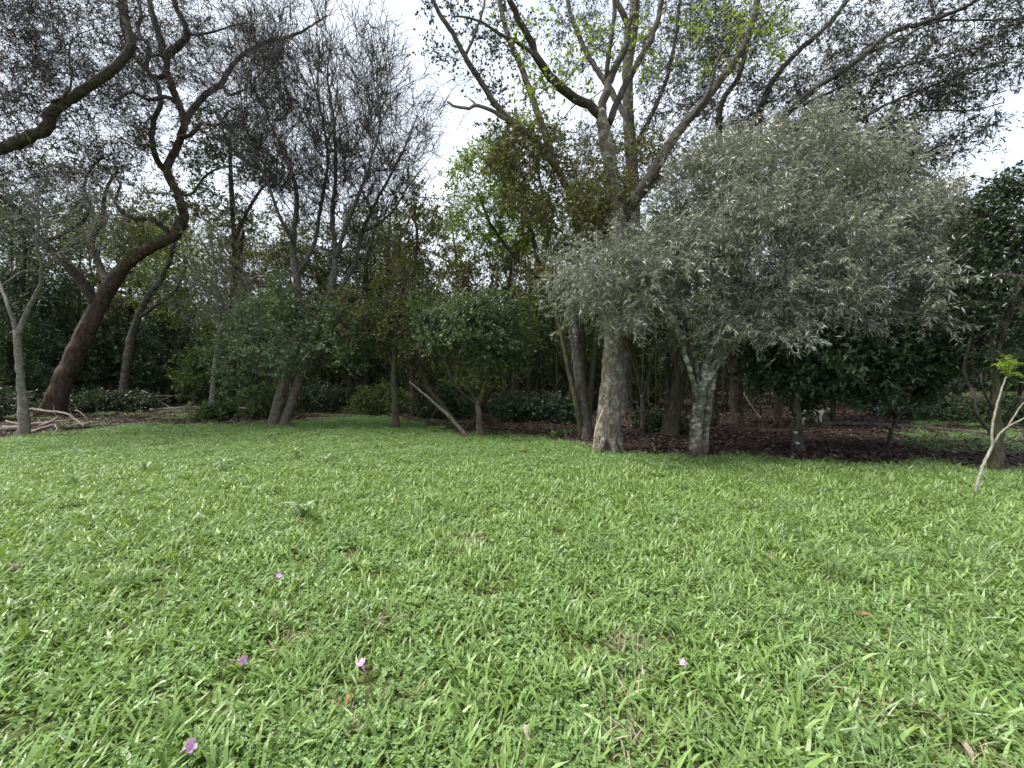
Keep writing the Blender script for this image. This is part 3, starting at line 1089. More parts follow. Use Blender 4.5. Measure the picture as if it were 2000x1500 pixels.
def trees_left():
    # forked pale tree at the left edge
    t = Tree('slim_tree', 'slim pale forked tree beside the branch pile at the left edge', (48, 853))
    t.limb([(48, 853), (45, 800), (40, 740), (36, 690), (33, 645)], 24, 18, 'pale', 'trunk', 12, 0.07, 0.3)
    t.limb([(35, 660), (26, 625), (15, 595), (2, 560, .2), (-20, 500, .5), (-40, 430, .6)], 12, 2, 'pale')
    t.limb([(34, 655), (48, 618), (62, 590), (78, 555, -.1), (80, 520, -.2), (72, 470, -.3), (75, 420, -.3), (70, 360, -.2)], 15, 2, 'pale')
    t.limb([(78, 530), (100, 510, -.3), (130, 480, -.5), (165, 455, -.6), (190, 420, -.7)], 7, 1.3, 'pale')
    t.limb([(76, 530), (45, 530, -.2), (20, 545, -.4), (0, 560, -.6)], 6, 1.5, 'pale')
    bare_crown(t, [(80, 470, 110, 90, -.2, 1.2), (40, 380, 80, 90, 0, 1.0), (170, 420, 90, 70, -.5, .8)], 60, 5, 1.2, wood='grey', leaves=0.9, sz=(0.05, 0.025), mat='olive', curl=0.2, rmax=0.03)

    # the big leaning red-brown tree with crooked limbs
    t = Tree('leaning_tree', 'massive red-brown tree leaning right, with crooked dark limbs high on the left', (98, 814))
    t.limb([(98, 814), (122, 745), (152, 680), (180, 622), (205, 575), (245, 520, -.2), (292, 485, -.3), (336, 462, -.4), (358, 425, -.4), (345, 375, -.3), (326, 333, -.2), (340, 298), (352, 270), (361, 238), (350, 206), (338, 175), (328, 147), (322, 105)],
           [50, 45, 41, 37, 33, 28, 25, 22, 20, 18, 17, 16, 15, 15, 14, 14, 13, 12], 0, 'redbrown', 'trunk', 32, 0.07, 0.25, 0.01, 13, step=0.09)
    t.limb([(322, 110), (312, 70), (302, 40), (293, 10), (285, -40)], 17, 10, 'dark')
    t.limb([(322, 112), (338, 97), (357, 82), (365, 66), (356, 38), (343, 14), (330, -30)], 17, 10, 'dark')
    t.limb([(322, 110), (300, 108, -.2), (280, 115, -.4), (258, 112, -.6)], 7, 2, 'dark')
    t.limb([(360, 240), (382, 205, .2), (402, 185, .3), (432, 165, .4), (446, 140, .5), (470, 110, .7), (520, 82, .9), (580, 66, 1.0), (640, 30, 1.2)], 15, 3, 'greylimb')
    t.limb([(325, 335), (308, 315, -.3), (296, 268, -.5), (303, 230, -.6), (314, 203, -.7), (308, 168, -.8), (290, 140, -.9), (262, 112, -1.0), (240, 60, -1.1), (235, 0, -1.2)], 14, 5, 'dark')
    t.limb([(345, 380), (375, 378, .2), (400, 345, .4), (425, 330, .5), (455, 324, .6), (500, 335, .8)], 7, 1.5, 'dark')
    t.limb([(190, 600), (158, 548, -.3), (118, 505, -.6), (80, 470, -.8), (50, 432, -1.0), (18, 395, -1.2), (-30, 368, -1.4)], 26, 14, 'dark')
    t.limb([(80, 470, -.8), (110, 462, -.9), (150, 440, -1.0), (172, 420, -1.0), (175, 395, -1.0), (165, 365, -1.0), (185, 320, -1.1), (235, 295, -1.2)], 11, 2, 'dark')
    t.limb([(215, 565), (195, 520, .3), (180, 470, .4), (200, 430, .5), (205, 380, .6), (230, 330, .7)], 20, 5, 'dark')
    t.limb([(328, 147), (300, 150, .2), (285, 128, .4), (292, 95, .5), (270, 60, .6), (275, 20, .7), (255, -30, .8)], 12, 5, 'dark')
    t.limb([(350, 206), (325, 190, .3), (290, 195, .5), (255, 180, .7), (225, 195, .8), (190, 170, .9), (180, 120, 1.0)], 11, 2, 'dark')
    t.limb([(352, 270), (375, 262, -.3), (395, 240, -.5), (425, 245, -.7), (450, 215, -.8), (485, 210, -.9)], 11, 2, 'dark')
    t.limb([(432, 165, .4), (450, 185, .3), (490, 170, .2), (520, 180, .1)], 8, 2, 'greylimb')
    t.limb([(336, 462, -.4), (300, 430, -.7), (255, 425, -.9), (225, 395, -1.0), (235, 360, -1.1), (205, 330, -1.2)], 15, 3, 'dark')
    t.limb([(365, 68), (400, 66, .2), (440, 55, .4), (490, 40, .6)], 6, 1.5, 'dark')
    bare_crown(t, [(170, 60, 220, 110, -.6, 2.2), (380, 60, 200, 100, .3, 2.2), (230, 230, 170, 90, -.4, 1.6), (480, 130, 120, 90, .6, 1.4), (120, 330, 130, 80, -.8, 1.2)],
               460, 6.2, 1.7, up=0.12, leaves=2.0, sz=(0.06, 0.026), curl=0.3, ln1=0.75, ln2=0.4, wig=0.17, thick=0.02)
    leafy(t, [(280, 400, 110, 80, -.3, 1.0), (170, 420, 90, 60, -.4, .8), (110, 300, 70, 50, -.8, .8), (270, 260, 40, 40, -.6, .6), (335, 400, 60, 60, -.5, .8), (240, 470, 60, 40, -.4, .7)], 130, 8, 0.4, 3.6, (0.07, 0.035), 'olive', 'dark', name='clinging_foliage', wname='creeper_stems')

    # a limb reaching in from a tree beyond the left edge
    t = Tree('bordering_tree', 'dark tree beyond the left edge, one thick bent limb reaching into view', (-300, 838))
    t.limb([(-300, 838), (-285, 700), (-245, 560), (-180, 440), (-110, 350, -.2), (-50, 308, -.3), (0, 290, -.4), (55, 268, -.5), (92, 250, -.5), (105, 218, -.6), (150, 185, -.6), (200, 152, -.7), (238, 118, -.7), (257, 88, -.7), (252, 60, -.7), (242, 25, -.7), (238, -30, -.7)],
           56, 14, 'dark', 'trunk', 14, 0.07, 0.3)
    t.limb([(112, 212, -.6), (100, 200, -.7), (125, 188, -.8), (140, 160, -.9), (135, 100, -1.0), (150, 70, -1.1), (190, 55, -1.2)], 7, 1.4, 'dark')
    t.limb([(105, 200, -.6), (140, 230, -.7), (155, 260, -.8), (150, 300, -.9)], 6, 1.4, 'dark')
    bare_crown(t, [(60, 110, 150, 130, -.6, 1.8), (-60, 200, 130, 130, -.3, 1.6), (200, 60, 90, 80, -.8, 1.2), (-40, 40, 160, 90, -.4, 2.0)], 260, 6.0, 1.8, up=0.12, leaves=2.2, sz=(0.055, 0.026), curl=0.28, wig=0.16, thick=0.018)

    # twin-trunk tree with the fan of bare twigs
    t = Tree('twin_trunk_tree', 'twin-trunked tree leaning right, spreading a tall fan of bare twigs', (545, 832))
    t.limb([(534, 832), (545, 785), (556, 745), (568, 705), (580, 665), (588, 615), (578, 545), (572, 475), (580, 410), (574, 350, .2), (552, 290, .4), (525, 235, .5), (505, 150, .6), (500, 80, .6)], [24, 22, 21, 20, 18, 16, 14, 12, 10, 8, 6, 4.5, 3, 1.5], 0, 'grey', 'trunk', 14, 0.06, 0.2)
    t.limb([(553, 832), (570, 785), (584, 745), (600, 700), (615, 655), (640, 585), (655, 510), (650, 430), (656, 340), (652, 240, -.2), (640, 150, -.3), (645, 80, -.3)], [20, 19, 18, 17, 16, 14, 11, 9, 7, 5, 3, 1.5], 0, 'grey', 'trunk', 14, 0.06, 0.2)
    t.limb([(622, 640), (660, 570, .3), (692, 515, .5), (708, 450, .6), (742, 380, .8), (785, 300, 1.0), (815, 225, 1.1)], 12, 1.6, 'greylimb')
    t.limb([(655, 505), (682, 425, -.3), (718, 335, -.5), (742, 240, -.6), (735, 150, -.7)], 10, 1.6, 'greylimb')
    t.limb([(576, 540), (612, 480, .2), (627, 400, .4), (640, 300, .5), (618, 180, .6), (590, 90, .7)], 10, 1.6, 'greylimb')
    t.limb([(575, 480), (545, 420, -.4), (520, 350, -.6), (485, 270, -.8), (465, 190, -.9)], 8, 1.5, 'greylimb')
    t.limb([(640, 590), (610, 570, .4), (560, 555, .8), (500, 560, 1.0)], 8, 4, 'greylimb')
    t.limb([(700, 460, .6), (760, 420, .8), (800, 360, 1.0), (840, 310, 1.2)], 6, 1.4, 'greylimb')
    bare_crown(t, [(640, 250, 190, 190, 0, 2.2), (750, 290, 100, 130, .6, 1.5), (540, 230, 110, 150, 0, 1.5), (660, 430, 130, 90, .2, 1.3)],
               480, 6.5, 1.5, up=0.5, leaves=0.3, sz=(0.045, 0.018), curl=0.09, ln1=0.9, ln2=0.5, wig=0.07, thick=0.02, sprd=0.55)
    leafy(t, [(540, 660, 100, 80, -.5, .9), (640, 690, 110, 45, -.6, .8), (600, 610, 90, 40, -.3, .8), (470, 700, 70, 60, -.3, .7), (690, 640, 80, 50, -.4, .8), (530, 590, 60, 50, -.2, .8)], 210, 8, 0.42, 4.6, (0.066, 0.038), 'silvergreen', 'mid', name='lower_foliage', wname='leafy_shoots')

    # slim grey tree
    t = Tree('slim_tree', 'thin whitish-footed tree with drooping grey twigs, left of the twin trunks', (412, 819))
    t.limb([(412, 819), (416, 760), (421, 700), (429, 640), (421, 560), (414, 480), (405, 400)], 12, 2, 'pale', 'trunk', 10, 0.06, 0.2)
    t.limb([(428, 650), (455, 620, -.2), (470, 570, -.3), (500, 540, -.4)], 7, 3, 'pale')
    t.limb([(424, 600), (395, 560, .2), (370, 500, .3)], 6, 3, 'pale')
    bare_crown(t, [(420, 560, 100, 110, -.2, 1.1), (480, 600, 70, 60, -.3, .8)], 75, 5, 1.2, wood='grey', leaves=1.4, sz=(0.06, 0.032), mat='olive', curl=0.22, up=0.0, rmax=0.02)

    # trees behind
    t = Tree('background_tree', 'crooked grey tree standing behind the massive leaning trunk', (240, 798))
    t.limb([(240, 798), (246, 720), (262, 640), (285, 585), (318, 540), (338, 480), (345, 420)], 22, 8, 'grey', 'trunk', 10, 0.06, 0.2)
    t.limb([(270, 620), (300, 600), (340, 570), (365, 520)], 10, 4, 'grey')
    leafy(t, [(330, 470, 110, 90, 0, 1.4), (260, 530, 100, 60, 0, 1.2), (380, 560, 70, 50, 0, 1.0)], 110, 7, 0.5, 4.2, (0.085, 0.045), 'mid', 'dark')
    t = Tree('evergreen_tree', 'tall slender tree with a dense dark clump of leaves between the two bare crowns', (455, 792))
    t.limb([(455, 792), (452, 650), (458, 500), (452, 380), (448, 270)], 16, 7, 'dark', 'trunk', 10)
    t.limb([(455, 480), (480, 420), (510, 370), (540, 340)], 8, 4, 'dark')
    leafy(t, [(445, 255, 60, 50, 0, 1.2), (470, 310, 90, 50, 0, 1.4), (400, 320, 50, 40, 0, 1.0), (510, 350, 60, 40, 0, 1.0), (440, 400, 70, 40, 0, 1.0)], 150, 8, 0.5, 5, (0.1, 0.05), 'dark', 'dark')
    t = Tree('background_tree', 'olive tree low behind the slim whitish-footed tree', (500, 791))
    t.limb([(500, 791), (495, 690), (480, 600), (470, 520), (475, 450)], 16, 7, 'dark', 'trunk', 10)
    t.limb([(490, 640), (530, 560), (545, 500)], 9, 4, 'dark')
    leafy(t, [(480, 460, 110, 60, 0, 1.4), (430, 530, 80, 50, 0, 1.2), (540, 520, 70, 60, 0, 1.2), (390, 600, 60, 50, 0, 1)], 140, 7, 0.5, 4.6, (0.09, 0.045), 'olive', 'dark')
    t = Tree('background_tree', 'olive-leaved tree behind the right of the bare fan crown', (712, 793))
    t.limb([(712, 793), (715, 690), (722, 600), (715, 520), (735, 440)], 15, 6, 'dark', 'trunk', 10)
    t.limb([(720, 600), (750, 560), (775, 510)], 8, 4, 'dark')
    leafy(t, [(720, 470, 80, 70, 0, 1.3), (690, 560, 70, 60, 0, 1.2), (770, 520, 60, 60, 0, 1.2)], 120, 7, 0.5, 4.6, (0.09, 0.045), 'olive', 'dark')
    t = Tree('background_tree', 'yellowing thin-trunked tree to the right of the bare fan crown', (808, 812))
    t.limb([(808, 812), (806, 740), (812, 660), (808, 560), (815, 470), (808, 400)], 11, 5, 'dark', 'trunk', 9)
    leafy(t, [(808, 450, 60, 100, 0, 1.0), (790, 560, 70, 60, 0, 1.0), (840, 610, 70, 50, 0, 1.0), (850, 500, 50, 50, 0, .8)], 140, 8, 0.42, 5, (0.075, 0.04), 'yellow', 'mid')
    t = Tree('dark_evergreen', 'dark bushy tree rising behind the pale forked tree at the left edge', (10, 800))
    t.limb([(10, 800), (20, 700), (40, 600), (50, 480)], 18, 7, 'dark', 'trunk', 10)
    leafy(t, [(20, 640, 110, 90, 0, 1.5), (90, 580, 80, 70, .5, 1.2), (-60, 540, 100, 110, 0, 1.5), (60, 420, 90, 90, 0, 1.3), (120, 700, 80, 70, 0.6, 1.2)], 230, 8, 0.5, 5.2, (0.11, 0.05), 'dark', 'dark')
    t = Tree('dark_evergreen', 'dark green leafy tree behind the foot of the massive leaning trunk', (215, 792))
    t.limb([(215, 792), (220, 720), (225, 650), (230, 600)], 16, 7, 'dark', 'trunk', 10)
    leafy(t, [(230, 650, 100, 60, 0, 1.4), (300, 690, 90, 60, 0, 1.3), (170, 720, 80, 50, 0, 1.2), (320, 740, 80, 30, 0, 1)], 150, 8, 0.5, 5.2, (0.11, 0.055), 'dark', 'dark')


def trees_middle():
    t = Tree('stout_trunk_tree', 'reddish bare-trunked tree leaning left under the leafy boughs', (666, 793))
    t.limb([(666, 793), (659, 752), (650, 715), (640, 650), (632, 560)], 24, 14, 'red', 'trunk', 12, 0.06, 0.15)
    leafy(t, [(640, 570, 80, 60, 0, 1.2), (600, 520, 70, 50, 0, 1.2)], 60, 7, 0.5, 4.5, (0.09, 0.045), 'olive', 'dark')
    t = Tree('mossy_tree', 'moss-green trunk standing just right of the reddish leaning trunk', (686, 794))
    t.limb([(686, 794), (683, 750), (682, 710), (688, 650), (690, 580)], 15, 9, 'moss', 'trunk', 12, 0.06, 0.2)
    leafy(t, [(700, 600, 80, 50, 0, 1.2), (740, 640, 60, 50, 0, 1.0)], 70, 7, 0.5, 4.5, (0.085, 0.045), 'mid', 'dark')
    t = Tree('slender_tree', 'slender straight dark trunk under yellowing leaves, left of the leaning poles', (774, 838))
    t.limb([(774, 838), (771, 780), (769, 720), (772, 660), (780, 600), (790, 540)], 14, 7, 'moss', 'trunk', 10, 0.06, 0.2)
    t.limb([(772, 690), (745, 665), (710, 650)], 7, 3, 'dark')
    leafy(t, [(770, 630, 80, 50, -.1, .9), (820, 660, 60, 45, 0, .8), (720, 660, 60, 40, 0, .8), (800, 570, 50, 50, 0, .7), (700, 620, 70, 60, 0, .8), (860, 620, 50, 40, 0, .8)], 170, 8, 0.4, 4.6, (0.062, 0.036), 'olive', 'mid')
    t = Tree('dark_pole_tree', 'thin dark trunk behind the leaning poles', (807, 813))
    t.limb([(807, 813), (808, 770), (806, 720), (802, 680), (800, 600)], 9, 6, 'dark', 'trunk', 8)
    leafy(t, [(810, 660, 50, 40, 0, .8)], 25, 6, 0.4, 4, (0.07, 0.04), 'olive', 'dark')

    # leaning dead poles
    t = Tree('leaning_pole', 'pale dead trunk leaning left out of the lawn edge', (914, 856), 'leaning dead trunks', 'dead tree')
    t.limb([(914, 856), (890, 826, .1), (865, 802, .2), (838, 778, .3), (800, 746, .5)], 10, 3, 'grey', 'trunk', 9, 0.08, 0.1)
    t = Tree('leaning_pole', 'mossy bent trunk leaning left, crossing above the pale dead one', (886, 826), 'leaning dead trunks', 'dead tree')
    t.limb([(886, 826), (862, 792, .1), (838, 762, .2), (826, 735, .3), (818, 700, .3), (806, 670, .4), (795, 630, .5)], 13, 7, 'moss', 'trunk', 9, 0.08, 0.1)
    t.limb([(826, 730, .3), (836, 700, .3), (836, 670, .4)], 6, 4, 'moss')
    leafy(t, [(815, 650, 50, 35, .4, .5)], 20, 6, 0.35, 4, (0.065, 0.038), 'yellow', 'mid')

    # small spreading green tree
    t = Tree('small_tree', 'small spreading tree with silvery green leaves at the lawn edge', (939, 850))
    t.limb([(939, 850), (936, 820), (934, 792), (930, 778)], 14, 12, 'grey', 'trunk', 10, 0.08, 0.25)
    t.limb([(932, 785), (910, 752, .1), (890, 725, .2), (862, 700, .3), (845, 665, .3), (835, 630, .3)], 9, 4, 'dark')
    t.limb([(933, 790), (900, 765, -.2), (880, 735, -.3), (868, 700, -.4)], 6, 3, 'dark')
    t.limb([(935, 788), (948, 750, -.1), (958, 710, -.2), (955, 660, -.3)], 10, 4, 'moss')
    t.limb([(936, 790), (970, 745, .2), (985, 700, .3)], 7, 3, 'dark')
    leafy(t, [(920, 650, 100, 60, -.2, .9), (860, 640, 50, 40, .1, .6), (985, 690, 55, 45, .1, .6), (950, 600, 80, 40, 0, .8)], 210, 8, 0.34, 6, (0.065, 0.034), 'silvergreen', 'mid', flat=0.8)
    leafy(t, [(1000, 640, 60, 50, .2, .7), (830, 600, 60, 50, .2, .6)], 60, 8, 0.34, 4, (0.062, 0.034), 'mid', 'mid', name='upper_foliage', wname='leafy_shoots')
    leafy(t, [(940, 725, 60, 30, -.2, .5), (890, 690, 50, 25, 0, .5)], 40, 7, 0.3, 4, (0.06, 0.034), 'yellow', 'mid', name='lower_foliage', wname='leafy_shoots')

    # bright green and brownish trees behind
    t = Tree('background_tree', 'bright green tree behind the gap in the centre', (1012, 802))
    t.limb([(1012, 802), (1014, 700), (1030, 610), (1052, 540), (1040, 460), (1010, 380), (985, 300)], 16, 6, 'dark', 'trunk', 10)
    t.limb([(1050, 540), (1005, 500), (960, 440), (935, 380)], 9, 4, 'dark')
    t.limb([(1052, 550), (1070, 470), (1060, 380), (1040, 290)], 9, 4, 'dark')
    leafy(t, [(950, 370, 75, 90, 0, 1.4), (920, 460, 50, 60, 0, 1.0), (1010, 290, 70, 60, 0, 1.2), (1030, 420, 70, 80, 0, 1.2)], 260, 7.5, 0.5, 6, (0.085, 0.045), 'bright', 'dark', flat=0.9)
    t = Tree('background_tree', 'greenish-brown tree low behind the silvery small tree', (980, 797))
    t.limb([(980, 797), (985, 720), (980, 640), (995, 560), (1000, 500)], 15, 6, 'dark', 'trunk', 10)
    leafy(t, [(1000, 560, 100, 70, 0, 1.4), (920, 570, 80, 60, 0, 1.2), (1040, 640, 70, 70, 0, 1.2), (900, 520, 50, 50, 0, 1)], 200, 7, 0.5, 5.4, (0.09, 0.045), 'olive', 'dark')
    t = Tree('background_tree', 'yellow-green bushy tree left of the thick lichen-covered trunk', (1060, 806))
    t.limb([(1060, 806), (1058, 740), (1055, 680), (1050, 620)], 12, 5, 'dark', 'trunk', 10)
    leafy(t, [(1050, 660, 65, 60, -.3, 1.0), (1080, 600, 60, 50, 0, 1.0), (1020, 710, 60, 40, 0, .9)], 110, 8, 0.42, 5.4, (0.08, 0.042), 'mid', 'dark')

    # the thick lichen-covered trunk
    t = Tree('lichen_tree', 'tall tree with thick lichen-covered trunk and dark forking limbs, centre right', (1188, 880))
    t.limb([(1188, 880), (1188, 840), (1190, 790), (1195, 720), (1200, 650), (1205, 560), (1208, 470), (1204, 410), (1194, 340), (1182, 270), (1174, 218)],
           [54, 50, 46, 41, 37, 34, 32, 31, 28, 25, 21], 0, 'lichen', 'trunk', 30, 0.04, 0.16, 0.006, 14, step=0.07)
    for pts, w in [([(1203, 852, -.12), (1210, 868, -.2), (1217, 882, -.22), (1224, 891, -.26)], 17), ([(1180, 858, -.22), (1174, 876, -.32), (1170, 890, -.36)], 15), ([(1170, 856, 0), (1160, 874, .02), (1152, 884, .02)], 13), ([(1195, 858, -.25), (1198, 880, -.36), (1203, 893, -.42)], 14)]:
        t.limb(pts, w, 5, 'lichen', 'root', 10, 0.08, wob=.004, grow=False, step=0.05)
    t.limb([(1173, 225), (1150, 205), (1125, 193, -.1), (1082, 160, -.3), (1052, 118, -.4), (1032, 72, -.5), (1005, 22, -.6), (985, -30, -.7)], 19, 10, 'dark', sides=12)
    t.limb([(1174, 225), (1180, 190), (1196, 143, .2), (1220, 95, .3), (1226, 52, .4), (1210, 15, .4), (1198, -30, .5)], 17, 9, 'dark', sides=12)
    t.limb([(1226, 55, .4), (1240, 20, .5), (1250, -30, .5)], 9, 7, 'dark')
    t.limb([(1184, 165, .2), (1188, 105, .1), (1198, 40, .1), (1200, -30, .1)], 10, 7, 'dark')
    t.limb([(1190, 240), (1205, 200, .2), (1229, 150, .4), (1250, 115, .5), (1268, 84, .6), (1287, 30, .7), (1297, -30, .7)], 14, 9, 'dark')
    t.limb([(1207, 440), (1245, 385, .3), (1282, 325, .6), (1326, 255, .9), (1370, 205, 1.1), (1400, 165, 1.3), (1435, 120, 1.4), (1462, 70, 1.5), (1480, 0, 1.6), (1485, -40, 1.6)], 24, 12, 'dark', sides=12)
    t.limb([(1330, 250, .9), (1380, 190, .8), (1400, 120, .8), (1440, 70, .8)], 9, 5, 'dark')
    t.limb([(1052, 118, -.4), (1015, 85, -.6), (975, 65, -.8), (930, 38, -1.0), (885, 32, -1.1)], 8, 3, 'greylimb')
    leafy(t, [(1090, 210, 50, 60, -.3, .9), (1250, 170, 45, 60, .5, .8), (1290, 20, 60, 40, .6, .9), (1130, 130, 60, 60, -.1, .9), (1030, 100, 50, 70, -.5, .8), (1180, 60, 70, 50, .2, .9)], 60, 6, 0.42, 1.7, (0.075, 0.04), 'bright', 'mid', flat=0.8, t0=0.4, wname='leafy_shoots', name='crown')
    leafy(t, [(1450, 50, 75, 55, 1.2, .7), (1420, 110, 50, 40, 1.2, .6), (1585, 35, 30, 20, 1.4, .4), (1510, 90, 40, 30, 1.3, .4), (1390, 40, 50, 40, 1.2, .5), (1240, 110, 40, 50, .5, .5)], 50, 6, 0.36, 2.2, (0.075, 0.035), 'young', 'mid', flat=1.2, t0=0.5, name='young_foliage', wname='leafy_shoots')

    # pale straight trunk behind it
    t = Tree('straight_tree', 'tall straight grey trunk rising just behind the thick lichen-covered one', (1223, 812))
    t.limb([(1223, 812), (1219, 740), (1218, 660), (1226, 560), (1236, 470), (1238, 390), (1232, 300), (1227, 210), (1226, 130), (1236, 60), (1242, -40)], 30, 18, 'grey', 'trunk', 14, 0.04, 0.2)
    t.limb([(1232, 300), (1265, 240, .4), (1300, 160, .8), (1320, 70, 1.1), (1330, -30, 1.3)], 10, 6, 'dark')
    t.limb([(1228, 240), (1195, 180, .4), (1150, 110, .8), (1115, 30, 1.0), (1105, -30, 1.1)], 12, 8, 'grey')
    leafy(t, [(1330, 110, 90, 140, .8, 2.0), (1290, 250, 70, 90, .4, 1.4), (1140, 330, 90, 100, .6, 1.4), (1120, 70, 70, 70, .8, 1.4), (1230, 30, 80, 60, .2, 1.6), (1180, 300, 80, 80, .6, 1.2), (1300, 330, 60, 60, .4, 1.2), (1380, 60, 80, 80, 1.0, 1.4)], 400, 8, 0.55, 4.4, (0.085, 0.03), 'lace', 'dark', sag=0.05, t0=0.3, droop=0.2)

    # mossy many-stemmed tree with pale limbs up left
    t = Tree('multi_stem_tree', 'mossy many-stemmed tree with pale bending limbs, left of the lichen-covered trunk', (1143, 858))
    t.limb([(1146, 858), (1140, 800), (1130, 730, .1), (1122, 640, .3), (1124, 540, .5), (1132, 450, .6), (1112, 380, .6), (1084, 325, .6), (1042, 272, .5), (1000, 240, .4), (972, 210, .3), (940, 160, .2), (908, 110, .1), (884, 65, 0), (852, 15, -.1), (835, -40, -.2)], 22, 7, 'grey', 'trunk', 12, 0.06, 0.25)
    t.limb([(1140, 858), (1128, 800, -.1), (1115, 740, -.1), (1102, 680, -.1), (1085, 610, 0), (1070, 540, .1)], 13, 5, 'moss', 'stem')
    t.limb([(1150, 858), (1152, 790, .2), (1158, 720, .3), (1165, 640, .4), (1160, 540, .5)], 13, 6, 'moss', 'stem')
    t.limb([(1144, 850), (1134, 780, .3), (1142, 700, .4), (1135, 600, .6)], 10, 5, 'moss', 'stem')
    t.limb([(1088, 332, .6), (1062, 255, .8), (1037, 185, 1.0), (1020, 135, 1.1), (998, 88, 1.2), (985, 45, 1.3), (968, -30, 1.4)], 15, 8, 'grey')
    t.limb([(995, 236, .4), (960, 216, .2), (932, 206, .1), (908, 212, 0), (885, 206, -.1), (873, 198, -.1)], 9, 4, 'pale', 'dead_stub')
    t.limb([(932, 207, .1), (924, 199, .1), (915, 191, .1)], 5, 2, 'pale', 'dead_stub', 6)
    t.limb([(908, 110, .1), (930, 60, .2), (945, 10, .3), (950, -30, .3)], 6, 4, 'grey')
    leafy(t, [(870, 50, 55, 80, 0, .8), (930, 130, 60, 60, .2, .7), (985, 150, 60, 90, .8, 1.0), (1000, 40, 60, 60, 1.0, .9), (940, 40, 50, 50, .2, .8)], 80, 6, 0.4, 3.2, (0.06, 0.042), 'lace', 'mid', t0=0.4)
    leafy(t, [(1060, 350, 100, 90, .6, 1.2), (1110, 450, 90, 70, .5, 1.2), (1010, 300, 60, 50, .5, 1), (1090, 540, 60, 50, .3, .9), (1170, 400, 70, 80, -.6, .9), (1240, 330, 60, 70, 0, .9)], 270, 7, 0.45, 5, (0.08, 0.036), 'olive', 'mid', name='lower_foliage', wname='leafy_shoots')


